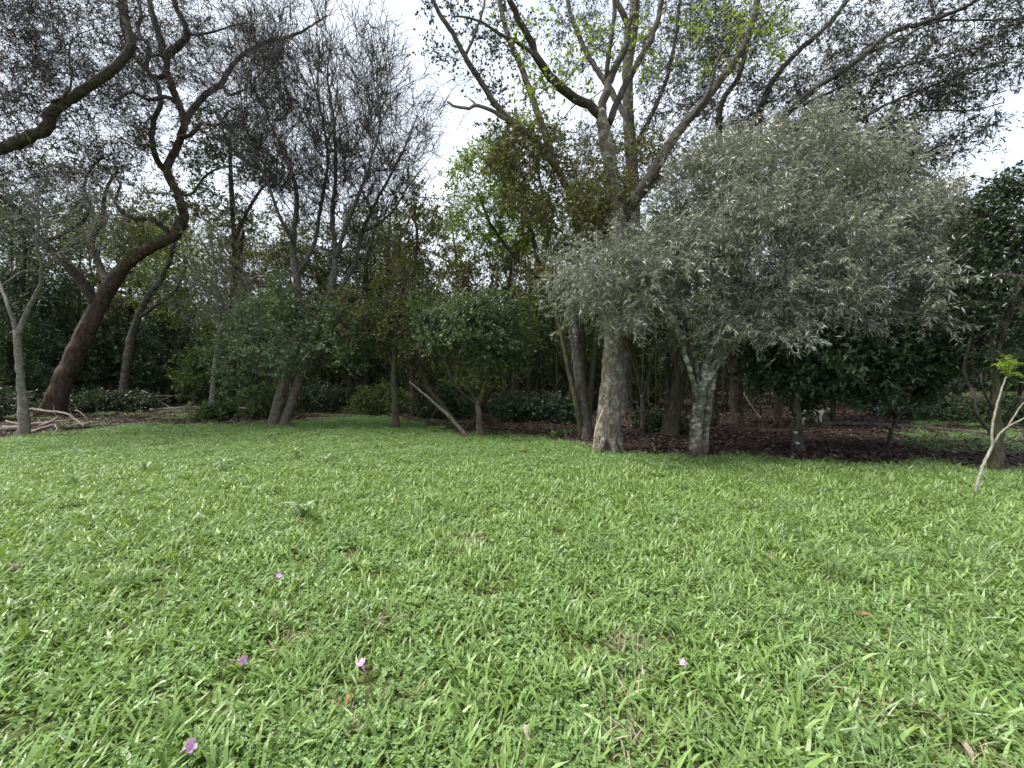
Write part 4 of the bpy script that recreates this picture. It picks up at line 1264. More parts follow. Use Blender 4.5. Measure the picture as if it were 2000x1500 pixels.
def trees_right():
    # trunks in the shade behind the lichen tree
    t = Tree('mossy_tree', 'leaning mossy dark trunk between the lichen-covered and the white-barked trees', (1308, 848))
    t.limb([(1308, 848), (1316, 800), (1326, 740), (1334, 680), (1330, 600), (1325, 520)], 32, 18, 'moss', 'trunk', 12, 0.08, 0.2)
    t.limb([(1300, 848), (1302, 800), (1304, 740), (1300, 680), (1290, 600)], 14, 10, 'dark', 'stem')
    leafy(t, [(1320, 560, 90, 60, .6, 1.2), (1260, 600, 70, 50, .4, 1.0)], 80, 7, 0.5, 4.6, (0.09, 0.04), 'olive', 'dark')
    t = Tree('forked_sapling', 'thin grey forked sapling in the shade right of the lichen-covered trunk', (1256, 843))
    t.limb([(1256, 843), (1255, 800), (1253, 770)], 11, 9, 'grey', 'trunk', 9)
    t.limb([(1253, 775), (1246, 740), (1235, 700), (1228, 660)], 6, 4, 'grey')
    t.limb([(1254, 775), (1265, 745), (1272, 700), (1270, 640)], 7, 4, 'grey')
    t.limb([(1256, 790), (1275, 765), (1290, 745)], 4, 3, 'grey')
    leafy(t, [(1250, 650, 60, 40, .2, .8)], 40, 6, 0.4, 4, (0.08, 0.04), 'olive', 'dark')
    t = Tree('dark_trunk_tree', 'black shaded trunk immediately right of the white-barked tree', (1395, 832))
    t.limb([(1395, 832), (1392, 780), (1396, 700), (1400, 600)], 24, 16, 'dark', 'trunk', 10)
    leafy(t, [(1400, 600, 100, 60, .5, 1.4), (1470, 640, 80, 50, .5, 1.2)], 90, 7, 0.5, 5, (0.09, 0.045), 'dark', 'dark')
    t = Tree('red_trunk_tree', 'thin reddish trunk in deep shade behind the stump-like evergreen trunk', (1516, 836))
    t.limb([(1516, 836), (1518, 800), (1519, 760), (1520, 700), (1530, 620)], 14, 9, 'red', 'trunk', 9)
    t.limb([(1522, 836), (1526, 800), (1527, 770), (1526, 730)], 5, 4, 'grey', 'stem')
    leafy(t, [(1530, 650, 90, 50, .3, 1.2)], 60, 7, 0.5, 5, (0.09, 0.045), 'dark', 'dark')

    # white-barked tree with the grey-green willow-like crown
    t = Tree('white_bark_tree', 'white-barked forking tree under a broad crown of narrow grey-green leaves', (1363, 884))
    t.limb([(1358, 884), (1360, 840), (1366, 790), (1374, 745), (1380, 712), (1384, 675), (1382, 630)], [26, 24, 22, 20, 14, 8, 5], 0, 'birch', 'trunk', 18, 0.05, 0.16, 0.004, step=0.07)
    t.limb([(1374, 884), (1378, 840, .1), (1385, 780, .2), (1393, 735, .2), (1398, 690, .2), (1400, 630, .2), (1420, 560, .2), (1440, 480, .2)], 18, 7, 'birch', 'trunk', 14, 0.05, 0.16, 0.004, step=0.09)
    t.limb([(1366, 800), (1356, 755), (1347, 720, -.1), (1337, 690, -.2), (1335, 660, -.3), (1322, 640, -.4), (1300, 600, -.5), (1260, 560, -.6), (1200, 540, -.7)], 13, 5, 'birch', wob=.004)
    t.limb([(1372, 760), (1362, 725, .1), (1358, 690, .1), (1350, 640, .1), (1340, 560, .2), (1330, 470, .2)], 11, 5, 'birch')
    t.limb([(1377, 750), (1395, 718, -.1), (1415, 695, -.2), (1440, 668, -.3), (1455, 625, -.3), (1475, 590, -.4), (1492, 555, -.4), (1540, 510, -.5), (1620, 480, -.5), (1700, 480, -.5)], 15, 5, 'birch', wob=.004)
    t.limb([(1378, 720), (1390, 650, .3), (1420, 560, .5), (1470, 450, .6), (1510, 360, .7)], 14, 6, 'greylimb')
    t.limb([(1455, 625, -.3), (1520, 600, -.6), (1600, 590, -.8), (1690, 600, -.9), (1760, 610, -.9)], 9, 4, 'greylimb')
    L_ = [(1180, 565, 110, 95, -.6, .9), (1290, 520, 130, 110, -.3, 1.2), (1400, 450, 130, 130, 0, 1.4), (1520, 360, 140, 95, .3, 1.4), (1650, 350, 110, 70, .3, 1.2), (1380, 360, 80, 70, .4, 1.0), (1530, 510, 150, 120, -.3, 1.4),
          (1660, 450, 130, 110, .1, 1.3), (1690, 570, 130, 85, -.5, 1.2), (1790, 590, 75, 75, -.5, .9), (1790, 470, 70, 80, 0, .9), (1370, 620, 90, 45, -.4, .9), (1480, 630, 80, 40, -.5, .8),
          (1440, 295, 50, 35, .4, .7), (1570, 265, 60, 35, .4, .8), (1710, 305, 60, 35, .3, .8), (1800, 375, 45, 45, .2, .7), (1330, 320, 35, 45, .3, .7), (1090, 520, 40, 30, -.6, .5), (1875, 540, 40, 45, 0, .6), (1860, 640, 45, 40, -.3, .6)]
    P, r = t.grow(L_, 640, up=0.15, rmax=0.03, shell=0.45)
    P1, q1 = t.twigs(P, r, 13, 0.52, 0.0045, 4, -0.12, 1.0, 0.16, 0.2, 0.5, 0.5)
    t.wood([(P, r, 4), (P1[:, ::3], q1[:, ::3], 3)], 'grey')
    t.foliage(P1, 19, 0.086, 0.0185, 'glaucous', follow=0.9, droop=0.22, flat=0.35)

    # tall tree whose long grey limbs fill the upper right with leaf lace
    t = Tree('spreading_tree', 'tall tree behind the grey-green crown, long grey limbs and lacy leaves filling the upper right', (1440, 826))
    t.limb([(1440, 826), (1438, 720), (1440, 600), (1450, 480), (1465, 380), (1482, 310)], 26, 18, 'dark', 'trunk', 14, 0.06, 0.2)
    t.limb([(1478, 330), (1505, 262, -.3), (1545, 215, -.5), (1600, 168, -.8), (1650, 138, -1.0), (1690, 105, -1.2), (1742, 62, -1.5), (1800, 46, -1.7), (1860, 25, -1.9), (1920, -5, -2.1), (1980, -40, -2.2)], 17, 8, 'greylimb', sides=12)
    t.limb([(1480, 320), (1484, 220, .2), (1515, 150, .3), (1560, 100, .3), (1612, 54, .3), (1655, 0, .3), (1690, -50, .3)], 15, 9, 'dark', sides=12)
    t.limb([(1460, 420), (1415, 330, .3), (1405, 250, .3), (1412, 195, .3), (1442, 150, .3), (1458, 90, .3), (1472, 30, .3), (1480, -40, .3)], 14, 9, 'dark', sides=12)
    t.limb([(1690, 108, -1.2), (1760, 75, -1.3), (1830, 42, -1.4), (1900, 40, -1.6), (2010, 38, -1.8)], 7, 4, 'greylimb')
    t.limb([(1545, 215, -.5), (1620, 180, -.9), (1700, 145, -1.3), (1800, 120, -1.7), (1900, 95, -2.0), (2000, 90, -2.3)], 7, 3, 'greylimb')
    t.limb([(1482, 310), (1560, 290, -.4), (1650, 250, -.8), (1740, 200, -1.2), (1840, 160, -1.5), (1960, 120, -1.8)], 10, 4, 'greylimb')
    t.limb([(1560, 290, -.4), (1680, 270, -.7), (1790, 220, -1.0), (1900, 215, -1.2), (1960, 200, -1.4)], 7, 3, 'greylimb')
    t.limb([(1470, 360), (1600, 350, 0), (1720, 320, -.3), (1830, 310, -.5)], 9, 3, 'greylimb')
    L_ = [(1800, 90, 190, 100, -1.2, 1.8), (1640, 60, 150, 90, -.2, 2.0), (1880, 190, 130, 80, -1.4, 1.3), (1700, 200, 140, 80, -.8, 1.4), (1560, 170, 110, 110, 0, 1.6), (1800, 290, 100, 50, -.6, 1.0), (1960, 60, 100, 80, -1.8, 1.2), (1620, 290, 110, 60, -.2, 1.2), (1440, 60, 90, 90, .4, 1.6), (1420, 230, 90, 90, .4, 1.2), (1700, 320, 150, 60, 0, 1.2), (1560, 280, 140, 80, .3, 1.4), (1400, 130, 100, 120, .5, 1.4)]
    P, r = t.grow(L_, 800, up=0.1, rmax=0.03, shell=0.65, thick=0.01, k=6)
    P1, q1 = t.twigs(P, r, 8.5, 0.55, 0.005, 4, -0.02, 0.8, 0.12, 0.2, 0.8, 0.4)
    t.wood([(P, r, 4), (P1[:, ::3], q1[:, ::3], 3)], 'dark')
    t.foliage(P1, 9.5, 0.1, 0.026, 'lace', follow=1.0, droop=0.2, flat=0.3)

    # evergreen with the sawn-off stubs
    t = Tree('pruned_evergreen', 'dark evergreen whose short pruned trunk shows pale sawn stubs', (1557, 881))
    t.limb([(1559, 881), (1558, 850), (1556, 815), (1555, 780), (1560, 730), (1575, 670)], 26, 12, 'dark', 'trunk', 12, 0.1, 0.2)
    t.limb([(1556, 790), (1590, 750), (1640, 715), (1700, 690), (1760, 680)], 12, 5, 'dark')
    t.limb([(1556, 780), (1535, 740), (1510, 710)], 9, 4, 'dark')
    t.limb([(1560, 730), (1600, 690), (1660, 650)], 9, 4, 'dark')
    ob = t.limb([(1552, 862), (1550, 840), (1549, 815)], 10, 9, 'moss', 'sawn_stem', 10, 0.05, grow=False)
    cutm = plain_mat('sawn_wood', (0.32, 0.27, 0.19), (0.5, 0.44, 0.34), 30)
    for (px, py, w, up_) in [(1554, 845, 6.0, 0), (1558, 866, 5.5, 0), (1549, 814.5, 6.5, 1)]:
        c = at(px, py, t.Y - 0.1 if not up_ else t.Y)
        d = np.array([0, -0.02, 0.0]) if not up_ else np.array([0, -0.006, 0.012])
        Pq = np.stack([c - d * 3, c, c + d * 0.6])
        rr = np.full(3, w * 0.5 * t.Y / F)
        me = trunk_mesh('sawn_stub', Pq - t.b, rr, cutm, 12, 0.03, cap=True)
        obj('sawn_stub', me, t.root)
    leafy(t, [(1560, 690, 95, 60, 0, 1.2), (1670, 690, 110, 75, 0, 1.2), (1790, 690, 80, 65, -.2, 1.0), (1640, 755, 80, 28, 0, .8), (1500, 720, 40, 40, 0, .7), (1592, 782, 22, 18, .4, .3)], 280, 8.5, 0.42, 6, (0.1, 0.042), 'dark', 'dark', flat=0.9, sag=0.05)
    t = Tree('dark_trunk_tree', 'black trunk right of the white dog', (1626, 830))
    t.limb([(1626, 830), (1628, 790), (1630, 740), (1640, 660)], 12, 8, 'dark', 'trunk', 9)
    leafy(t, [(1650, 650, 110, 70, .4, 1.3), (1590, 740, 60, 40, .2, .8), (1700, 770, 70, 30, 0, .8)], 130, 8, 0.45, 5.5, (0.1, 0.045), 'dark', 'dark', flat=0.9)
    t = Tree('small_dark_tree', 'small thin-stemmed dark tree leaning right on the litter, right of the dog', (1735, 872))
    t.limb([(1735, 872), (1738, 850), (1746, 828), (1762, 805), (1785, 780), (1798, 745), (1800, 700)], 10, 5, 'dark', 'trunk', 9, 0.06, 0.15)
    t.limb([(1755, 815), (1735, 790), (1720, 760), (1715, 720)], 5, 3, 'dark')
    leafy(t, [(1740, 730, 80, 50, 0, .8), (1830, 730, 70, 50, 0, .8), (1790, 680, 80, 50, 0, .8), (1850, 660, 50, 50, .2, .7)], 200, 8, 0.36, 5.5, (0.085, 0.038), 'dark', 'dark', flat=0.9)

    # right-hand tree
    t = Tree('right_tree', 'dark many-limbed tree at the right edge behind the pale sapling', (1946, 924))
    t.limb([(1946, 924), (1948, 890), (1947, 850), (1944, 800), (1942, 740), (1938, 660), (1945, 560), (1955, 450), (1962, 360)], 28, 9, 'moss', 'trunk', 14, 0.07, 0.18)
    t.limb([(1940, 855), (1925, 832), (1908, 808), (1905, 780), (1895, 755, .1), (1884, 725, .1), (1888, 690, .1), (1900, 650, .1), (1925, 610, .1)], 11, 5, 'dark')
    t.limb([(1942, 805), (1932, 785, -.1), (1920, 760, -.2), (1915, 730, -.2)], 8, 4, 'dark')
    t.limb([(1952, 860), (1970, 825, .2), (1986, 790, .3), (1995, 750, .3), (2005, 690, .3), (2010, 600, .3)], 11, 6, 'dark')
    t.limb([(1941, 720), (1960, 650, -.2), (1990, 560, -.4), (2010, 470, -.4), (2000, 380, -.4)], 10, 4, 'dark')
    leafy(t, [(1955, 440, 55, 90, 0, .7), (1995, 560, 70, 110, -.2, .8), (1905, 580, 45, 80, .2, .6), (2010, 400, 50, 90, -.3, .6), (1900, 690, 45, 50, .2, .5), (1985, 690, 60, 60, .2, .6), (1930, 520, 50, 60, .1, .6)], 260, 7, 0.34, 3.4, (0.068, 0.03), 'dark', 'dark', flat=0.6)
    t = Tree('background_tree', 'olive bushy tree between the grey-green crown and the right-edge tree', (1874, 822))
    t.limb([(1874, 822), (1873, 780), (1870, 700), (1880, 600)], 15, 9, 'grey', 'trunk', 10)
    leafy(t, [(1870, 500, 60, 90, 0, 1.2), (1850, 430, 60, 50, 0, 1.0), (1880, 620, 70, 70, 0, 1.2), (1930, 560, 60, 80, .3, 1.2)], 170, 7, 0.5, 5, (0.09, 0.04), 'olive', 'dark')
    t = Tree('background_tree', 'yellow-green topped tree behind the right end of the grey-green crown', (1700, 812))
    t.limb([(1700, 812), (1705, 700), (1710, 560), (1715, 440), (1710, 360)], 20, 9, 'grey', 'trunk', 10)
    leafy(t, [(1710, 350, 70, 45, 0, 1.2), (1780, 390, 70, 40, 0, 1.2), (1660, 420, 80, 50, 0, 1.2), (1760, 330, 50, 30, 0, .9)], 130, 8, 0.5, 6, (0.09, 0.035), 'yellow', 'dark', flat=0.8)

    # shaded canes at the back
    lab = 'thin pale cane standing in the deep shade behind the white-barked tree'
    canes = []
    for q in range(46):
        px = rng.uniform(1232, 1570)
        Y = rng.uniform(12.5, 17.5)
        py = 720 + CAM_H * F / Y
        if q >= 8:
            copy_tree(canes[q % 8], ground(px, py), rng.uniform(0, 6.28), (rng.uniform(.7, 1.2),) * 2 + (rng.uniform(.8, 1.15),))
            continue
        t = Tree('understorey_cane', lab, (px, py), 'canes in the shade behind the white-barked tree', 'cane')
        canes.append(t.root)
        dx = rng.normal(0, 12)
        t.limb([(px, py), (px + dx * 0.3, py - 60, rng.uniform(-.1, .1)), (px + dx, py - 130 - rng.uniform(0, 60), rng.uniform(-.3, .3)), (px + dx * 1.7, py - 280, rng.uniform(-.5, .5))], rng.uniform(2.2, 4.2), 2, rng.choice(['dark', 'moss', 'grey']), 'stem', 6, step=0.5)
    lab = 'thin dark stem standing in the shade left of the lichen-covered trunk'
    canes = []
    for q in range(24):
        px = rng.uniform(960, 1140)
        Y = rng.uniform(11.5, 16)
        py = 720 + CAM_H * F / Y
        if q >= 8:
            copy_tree(canes[q % 8], ground(px, py), rng.uniform(0, 6.28), (rng.uniform(.7, 1.3),) * 2 + (rng.uniform(.8, 1.15),))
            continue
        t = Tree('understorey_sapling', lab, (px, py), 'stems in the shade left of the lichen-covered trunk', 'sapling')
        canes.append(t.root)
        dx = rng.normal(0, 14)
        t.limb([(px, py), (px + dx * 0.3, py - 60), (px + dx, py - 150), (px + dx * 1.5, py - 240)], rng.uniform(2.5, 6), 2.5, rng.choice(['dark', 'moss']), 'stem', 6, step=0.5)


def frond(root, p0, p1, n, ln, mat, b):
    """feathery leaf: a stalk with paired leaflets"""
    p0, p1 = np.array(p0), np.array(p1)
    mid = (p0 + p1) / 2 + np.array([0, 0, 0.25]) * np.linalg.norm(p1 - p0)
    line = smooth_line([p0, mid, p1], 0.02)
    line = line[np.linspace(0, len(line) - 1, n + 2).astype(int)]
    V, Q = tubes(line[None] - b, np.full((1, len(line)), 0.0022), 4)
    T = unit(np.gradient(line, axis=0))[1:]
    q = line[1:]
    sd = unit(np.cross(T, np.array([0, 0, 1.0])))
    L_ = ln * np.sin(np.linspace(0.5, 2.9, len(q)))
    A, FA = leaf_batch(np.vstack([q, q]) - b, np.vstack([sd + T * 0.5, -sd + T * 0.5]), np.tile([0, 0, 1.0], (2 * len(q), 1)) + rng.standard_normal((2 * len(q), 3)) * 0.25, np.concatenate([L_, L_]), np.concatenate([L_, L_]) * 0.34, droop=0.15)
    me = mesh('frond', np.vstack([V, A]), [Q, FA + len(V)], mat, False, np.concatenate([np.full(len(V), 0.3), np.repeat(rng.random(2 * len(q)), 4)]))
    return obj('frond', me, root)


def sapling():
    t = Tree('pale_sapling', 'thin pale leaning sapling with feathery fresh leaves on the lawn at right', (1905, 971), None, 'sapling')
    t.limb([(1905, 971), (1911, 938), (1922, 905), (1937, 870), (1937, 845), (1944, 805), (1955, 765), (1966, 735)], 9.5, 4, 'sapling', 'stem', 10, 0.05, 0.0, 0.006, step=0.05)
    t.limb([(1937, 868), (1952, 848), (1968, 834), (1985, 824), (2012, 812)], 6.5, 4, 'sapling', 'side_stem', 8, step=0.06)
    t.limb([(1968, 834), (1985, 805, .05), (2004, 780, .08)], 4, 2.5, 'sapling', 'side_stem', 8, step=0.06)
    m = LEAF['young']
    top = at(1966, 735, t.Y)
    for (px, py, dy) in [(1934, 716, -.1), (1944, 700, .1), (1956, 690, -.05), (1972, 692, .1), (1990, 698, -.1), (2006, 716, .1), (1950, 722, -.25), (1998, 738, -.2), (1984, 712, -.3)]:
        frond(t.root, top, at(px, py, t.Y + dy), 11, 0.05, m, t.b)
    lo = at(1967, 737, t.Y)
    frond(t.root, lo, at(2010, 740, t.Y - .1), 10, 0.045, m, t.b)


def branch_pile():
    W = [
        ('thick grey log jutting out of the branch pile at the left edge', [(-60, 866, 9.4), (0, 850, 9.7), (42, 838, 10.0)], 11, 9),
        ('forked bare branch lying across the top of the branch pile', [(58, 799, 10.3), (92, 803, 10.3), (128, 807, 10.2), (146, 818, 10.1), (164, 833, 9.9)], 5.5, 3.5),
        ('bent grey branch at the front of the branch pile', [(60, 847, 9.5), (82, 836, 9.6), (109, 829, 9.8)], 6, 4),
        ('short broken branch rising to the right inside the branch pile', [(78, 833, 9.8), (102, 822, 10.1), (116, 813, 10.3)], 7, 4),
        ('long straight branch lying level through the branch pile', [(56, 828, 10.1), (92, 825, 10.1), (140, 821, 10.2)], 5, 3),
        ('dark branch trailing right from the branch pile', [(126, 836, 10.3), (152, 829, 10.4), (182, 826, 10.5), (212, 819, 10.8)], 6, 3),
        ('long thin pole on the lawn edge right of the branch pile', [(172, 832, 10.5), (220, 830, 10.8), (268, 828, 11.0)], 4, 3),
        ('hooped dry vine at the foot of the branch pile', [(82, 842, 9.5), (88, 847, 9.4), (104, 847, 9.4), (111, 838, 9.5), (107, 828, 9.7)], 2.6, 2.2),
        ('pale stick sticking out left of the forked pale tree', [(6, 833, 10.2), (40, 833, 10.2)], 5, 4),
        ('thin stick behind the thick log at the left edge', [(12, 823, 10.6), (40, 829, 10.4)], 4, 3),
        ('thin sloping twig at the right of the branch pile top', [(146, 801, 10.6), (158, 806, 10.5), (176, 827, 10.4)], 2.5, 2),
        ('dark rotten log under the branch pile', [(110, 838, 10.1), (150, 836, 10.2), (176, 833, 10.3)], 9, 6),
    ]
    for lab, pts, w0, w1 in W:
        P = np.array([at(*p) for p in pts])
        P[:, 2] = np.maximum(P[:, 2], 0.02)
        P = smooth_line(P, 0.08)
        k = len(P)
        r = np.linspace(w0, w1, k) * 0.5 * P[:, 1] / F
        P[:, 2] = np.maximum(P[:, 2], r * 0.8)
        b = P[0] * [1, 1, 0]
        P = P + rng.standard_normal(P.shape) * 0.006
        Vs, Fs = [], []
        me = trunk_mesh('fallen_branch', P - b, r, BARK['deadwood'] if 'rotten' not in lab else BARK['dark'], 8, 0.09, cap=True)
        o = tag(obj('fallen_branch', me, None, b), lab, 'branch', 'branch pile at the left edge')
        # side twig
        if k > 6 and 'vine' not in lab and 'stick' not in lab:
            for _ in range(2):
                j = int(rng.integers(2, k - 1))
                d = unit(P[j] - P[j - 1] + rand_dir(1)[0] * 0.8 + np.array([0, 0, 0.5])) * rng.uniform(0.15, 0.45)
                q = smooth_line([P[j] - b, P[j] - b + d * 0.5 + rand_dir(1)[0] * 0.03, P[j] - b + d], 0.06)
                q[:, 2] = np.maximum(q[:, 2], 0.015)
                obj('side_twig', trunk_mesh('side_twig', q, np.linspace(r[j] * 0.5, 0.004, len(q)), BARK['deadwood'], 6, 0.06), o)
    # fallen boughs further back, on the litter
    for lab, pts, w0, w1 in [
        ('grey fallen bough lying on the litter behind the lawn, left', [(292, 802), (336, 799), (372, 797), (404, 795)], 8, 5),
        ('long pale dead branch sloping down to the fallen bough, left', [(278, 762, 15.0), (306, 781, 15.0), (334, 797, 14.9)], 3, 2.5),
        ('short fallen stick on the litter beside the slim whitish-footed tree', [(432, 800), (470, 797), (492, 799)], 4, 3),
        ('thin fallen branch on the litter right of the twin trunks', [(598, 818), (640, 817), (690, 816)], 3.5, 2.5),
        ('long dark log lying along the back of the litter at right', [(1590, 829), (1650, 828), (1720, 830), (1800, 836), (1860, 842), (1925, 850)], 9, 11),
        ('thin pale stick leaning in the dark, right of the white-barked tree', [(1441, 748, 13.0), (1460, 780, 12.6), (1482, 812, 12.3), (1487, 820, 12.2)], 2.5, 2.5),
    ]:
        P = np.array([at(*p) if len(p) > 2 else ground(p[0], p[1], 0.05) for p in pts])
        P[:, 2] = np.maximum(P[:, 2], 0.02)
        P = smooth_line(P, 0.1)
        r = np.linspace(w0, w1, len(P)) * 0.5 * P[:, 1] / F
        b = P[0] * [1, 1, 0]
        P = P + rng.standard_normal(P.shape) * 0.008
        P[:, 2] = np.maximum(P[:, 2], r * 0.7)
        me = trunk_mesh('fallen_branch', P - b, r, BARK['dark' if 'dark log' in lab else 'deadwood'], 9, 0.1, cap=True)
        o = tag(obj('fallen_branch', me, None, b), lab, 'branch')
        if 'bough' in lab:
            for q0 in (0.3, 0.6, 0.8):
                j = int(q0 * (len(P) - 1))
                d = np.array([rng.uniform(0.4, 0.9), rng.uniform(-.4, .4), rng.uniform(-0.02, 0.3)])
                q = smooth_line([P[j] - b, P[j] - b + d * 0.5 + rand_dir(1)[0] * 0.04, P[j] - b + d], 0.08)
                q[:, 2] = np.maximum(q[:, 2], 0.02)
                obj('side_twig', trunk_mesh('side_twig', q, np.linspace(r[j] * 0.6, 0.008, len(q)), BARK['deadwood'], 6, 0.06), o)
    # the stick leaning on the big trunk
    P = np.array([ground(1160, 886), at(1161, 865, 7.16), at(1163, 845, 7.13), at(1168, 825, 7.12), at(1178, 800, 7.13)])
    P = smooth_line(P, 0.05)
    b = P[0].copy()
    me = trunk_mesh('leaning_stick', P - b, np.linspace(0.024, 0.012, len(P)), BARK['peeled'], 9, 0.07, cap=True)
    o = tag(obj('leaning_stick', me, None, b), 'peeled pale stick leaning against the foot of the lichen-covered trunk', 'stick')
    j = int(len(P) * 0.35)
    q = np.stack([P[j] - b, P[j] - b + [-0.03, -0.02, 0.02]])
    obj('knot', trunk_mesh('knot', q, np.array([0.014, 0.008]), BARK['deadwood'], 7, 0.05, cap=True), o)


# ------------------------------------------------------------------ small things on the lawn
def petal_mesh(mat, ln, wd, cup):
    u = np.linspace(0, 1, 6)
    w = wd * np.array([0.18, 0.55, 0.9, 1.0, 0.8, 0.25]) * 0.5
    V, Q = [], []
    for k in range(6):
        z = cup * ln * (u[k] ** 2 * 1.1 - u[k] * 0.15)
        for sx in (-1, 0, 1):
            V.append((u[k] * ln, sx * w[k], z + (0.25 * w[k] if sx else 0) + 0.004 * math.sin(9 * u[k] + sx)))
    for k in range(5):
        for c in (0, 1):
            i = k * 3 + c
            Q.append((i, i + 1, i + 4, i + 3))
    return mesh('petal', np.array(V), [np.array(Q)], mat, True, np.repeat(rng.random(), len(V)))


def flowers():
    pm = leaf_mat('petal_pink', [(0, (0.5, 0.24, 0.55)), (1, (0.72, 0.45, 0.75))], 0.3, 0.5, 0.3)
    cm = plain_mat('flower_centre', (0.5, 0.35, 0.12), (0.6, 0.45, 0.2), 60)
    tm = plain_mat('flower_tube', (0.45, 0.22, 0.42), (0.6, 0.4, 0.55), 40)
    pet = petal_mesh(pm, 0.026, 0.02, 0.35)
    spots = [(707, 1297, 1.0, 0.6, 'mauve-pink fallen flower in the grass at bottom centre-left'),
             (369, 1458, 1.0, 0.9, 'pale mauve fallen flower nearest the bottom left corner'),
             (1333, 1296, 0.8, 0.4, 'small pink fallen flower in the grass at bottom centre-right'),
             (472, 1289, 0.9, 1.1, 'whitish-pink flower half sunk in a dark dip of the grass'),
             (26, 1105, 1.1, 0.9, 'whitish fallen flower close to the left edge of the lawn'),
             (544, 1124, 0.8, 0.8, 'whitish-pink fallen flower on the middle of the lawn'),
             (1505, 1084, 0.9, 0.8, 'small pale flower on the right part of the lawn')]
    for px, py, s, tilt, lab in spots:
        b = ground(px, py + 12, 0.02)
        e = obj('fallen_flower', None, None, ground(px, py, 0.085))
        e.rotation_euler = (tilt + rng.uniform(-.2, .2), rng.uniform(-.3, .3), rng.uniform(0, 6.28))
        e.scale = (s, s, s)
        e.empty_display_size = 0.03
        tag(e, lab, 'flower', 'pink flowers fallen on the lawn')
        for k in range(5):
            o = obj('petal', pet, e)
            o.rotation_euler = (rng.uniform(-.2, .2), rng.uniform(-.25, .15), k * 1.2566 + rng.uniform(-.12, .12))
            o.location = (0, 0, 0.002)
        P = np.array([(0, 0, -0.045), (0.003, 0, -0.02), (0, 0, 0.003)], float)
        obj('flower_tube', trunk_mesh('flower_tube', P, np.array([0.003, 0.005, 0.007]), tm, 8, 0.03, cap=True), e)
        P = np.array([(0, 0, 0.0), (0, 0, 0.006)], float)
        obj('centre', trunk_mesh('centre', P, np.array([0.0055, 0.003]), cm, 8, 0.05, cap=True), e)

    lm = plain_mat('dry_leaf', (0.17, 0.08, 0.04), (0.3, 0.16, 0.08), 30)
    lg = plain_mat('dry_leaf_grey', (0.22, 0.17, 0.13), (0.4, 0.32, 0.26), 30)
    for px, py, ln, rz, mat, lab in [(580, 1021, 0.078, 0.5, lm, 'curled orange dead leaf beside the thistle rosette'),
                                     (684, 1366, 0.066, 1.4, lm, 'upright orange-brown dead leaf near the bottom centre'),
                                     (1033, 1436, 0.078, 2.2, lg, 'narrow grey-brown dead leaf at the bottom, just right of centre'),
                                     (1880, 1466, 0.080, 1.5, lg, 'tan dead leaf at the bottom right corner'),
                                     (1690, 1205, 0.072, -0.7, lm, 'reddish dead leaf in the long grass on the right')]:
        n = 9
        u = np.linspace(0, 1, n)
        w = 0.2 * ln * np.sin(math.pi * np.clip(u * 0.97 + 0.03, 0, 1)) ** 0.8
        V, Q = [], []
        for k in range(n):
            z = 0.25 * ln * math.sin(u[k] * 2.6)
            for sx in (-1, 0, 1):
                V.append(((u[k] - 0.5) * ln, sx * w[k], z + 0.5 * w[k] * (sx != 0)))
        for k in range(n - 1):
            for c in (0, 1):
                i = k * 3 + c
                Q.append((i, i + 1, i + 4, i + 3))
        o = obj('dead_leaf', mesh('dead_leaf', np.array(V), [np.array(Q)], mat, True), None, ground(px, py, 0.035))
        o.rotation_euler = (rng.uniform(-.4, .4), rng.uniform(-.5, .1), rz)
        tag(o, lab, 'dead leaf', 'dead leaves on the lawn')
        Ps = np.array([((-0.5) * ln, 0, 0.0), (-0.62 * ln, 0.004, -0.012)])
        obj('stalk', trunk_mesh('stalk', Ps, np.array([0.0018, 0.0014]), mat, 6, 0.02, cap=True), o)


def jagged_leaf(ln, wd, arch, mat, teeth=7):
    n = teeth * 2 + 1
    u = np.linspace(0, 1, n)
    V, Q = [], []
    for k in range(n):
        w = wd * 0.5 * (math.sin(math.pi * (0.12 + 0.88 * u[k])) ** 0.7) * (1.0 if k % 2 else 0.5)
        x = ln * u[k] * (1 - 0.15 * u[k])
        z = ln * (arch * u[k] - arch * 0.95 * u[k] ** 2)
        for sx in (-1, 0, 1):
            V.append((x, sx * w, z + 0.3 * w * (sx != 0)))
    for k in range(n - 1):
        for c in (0, 1):
            i = k * 3 + c
            Q.append((i, i + 1, i + 4, i + 3))
    return mesh('leaf', np.array(V), [np.array(Q)], mat, False, np.full(len(V), rng.random()))


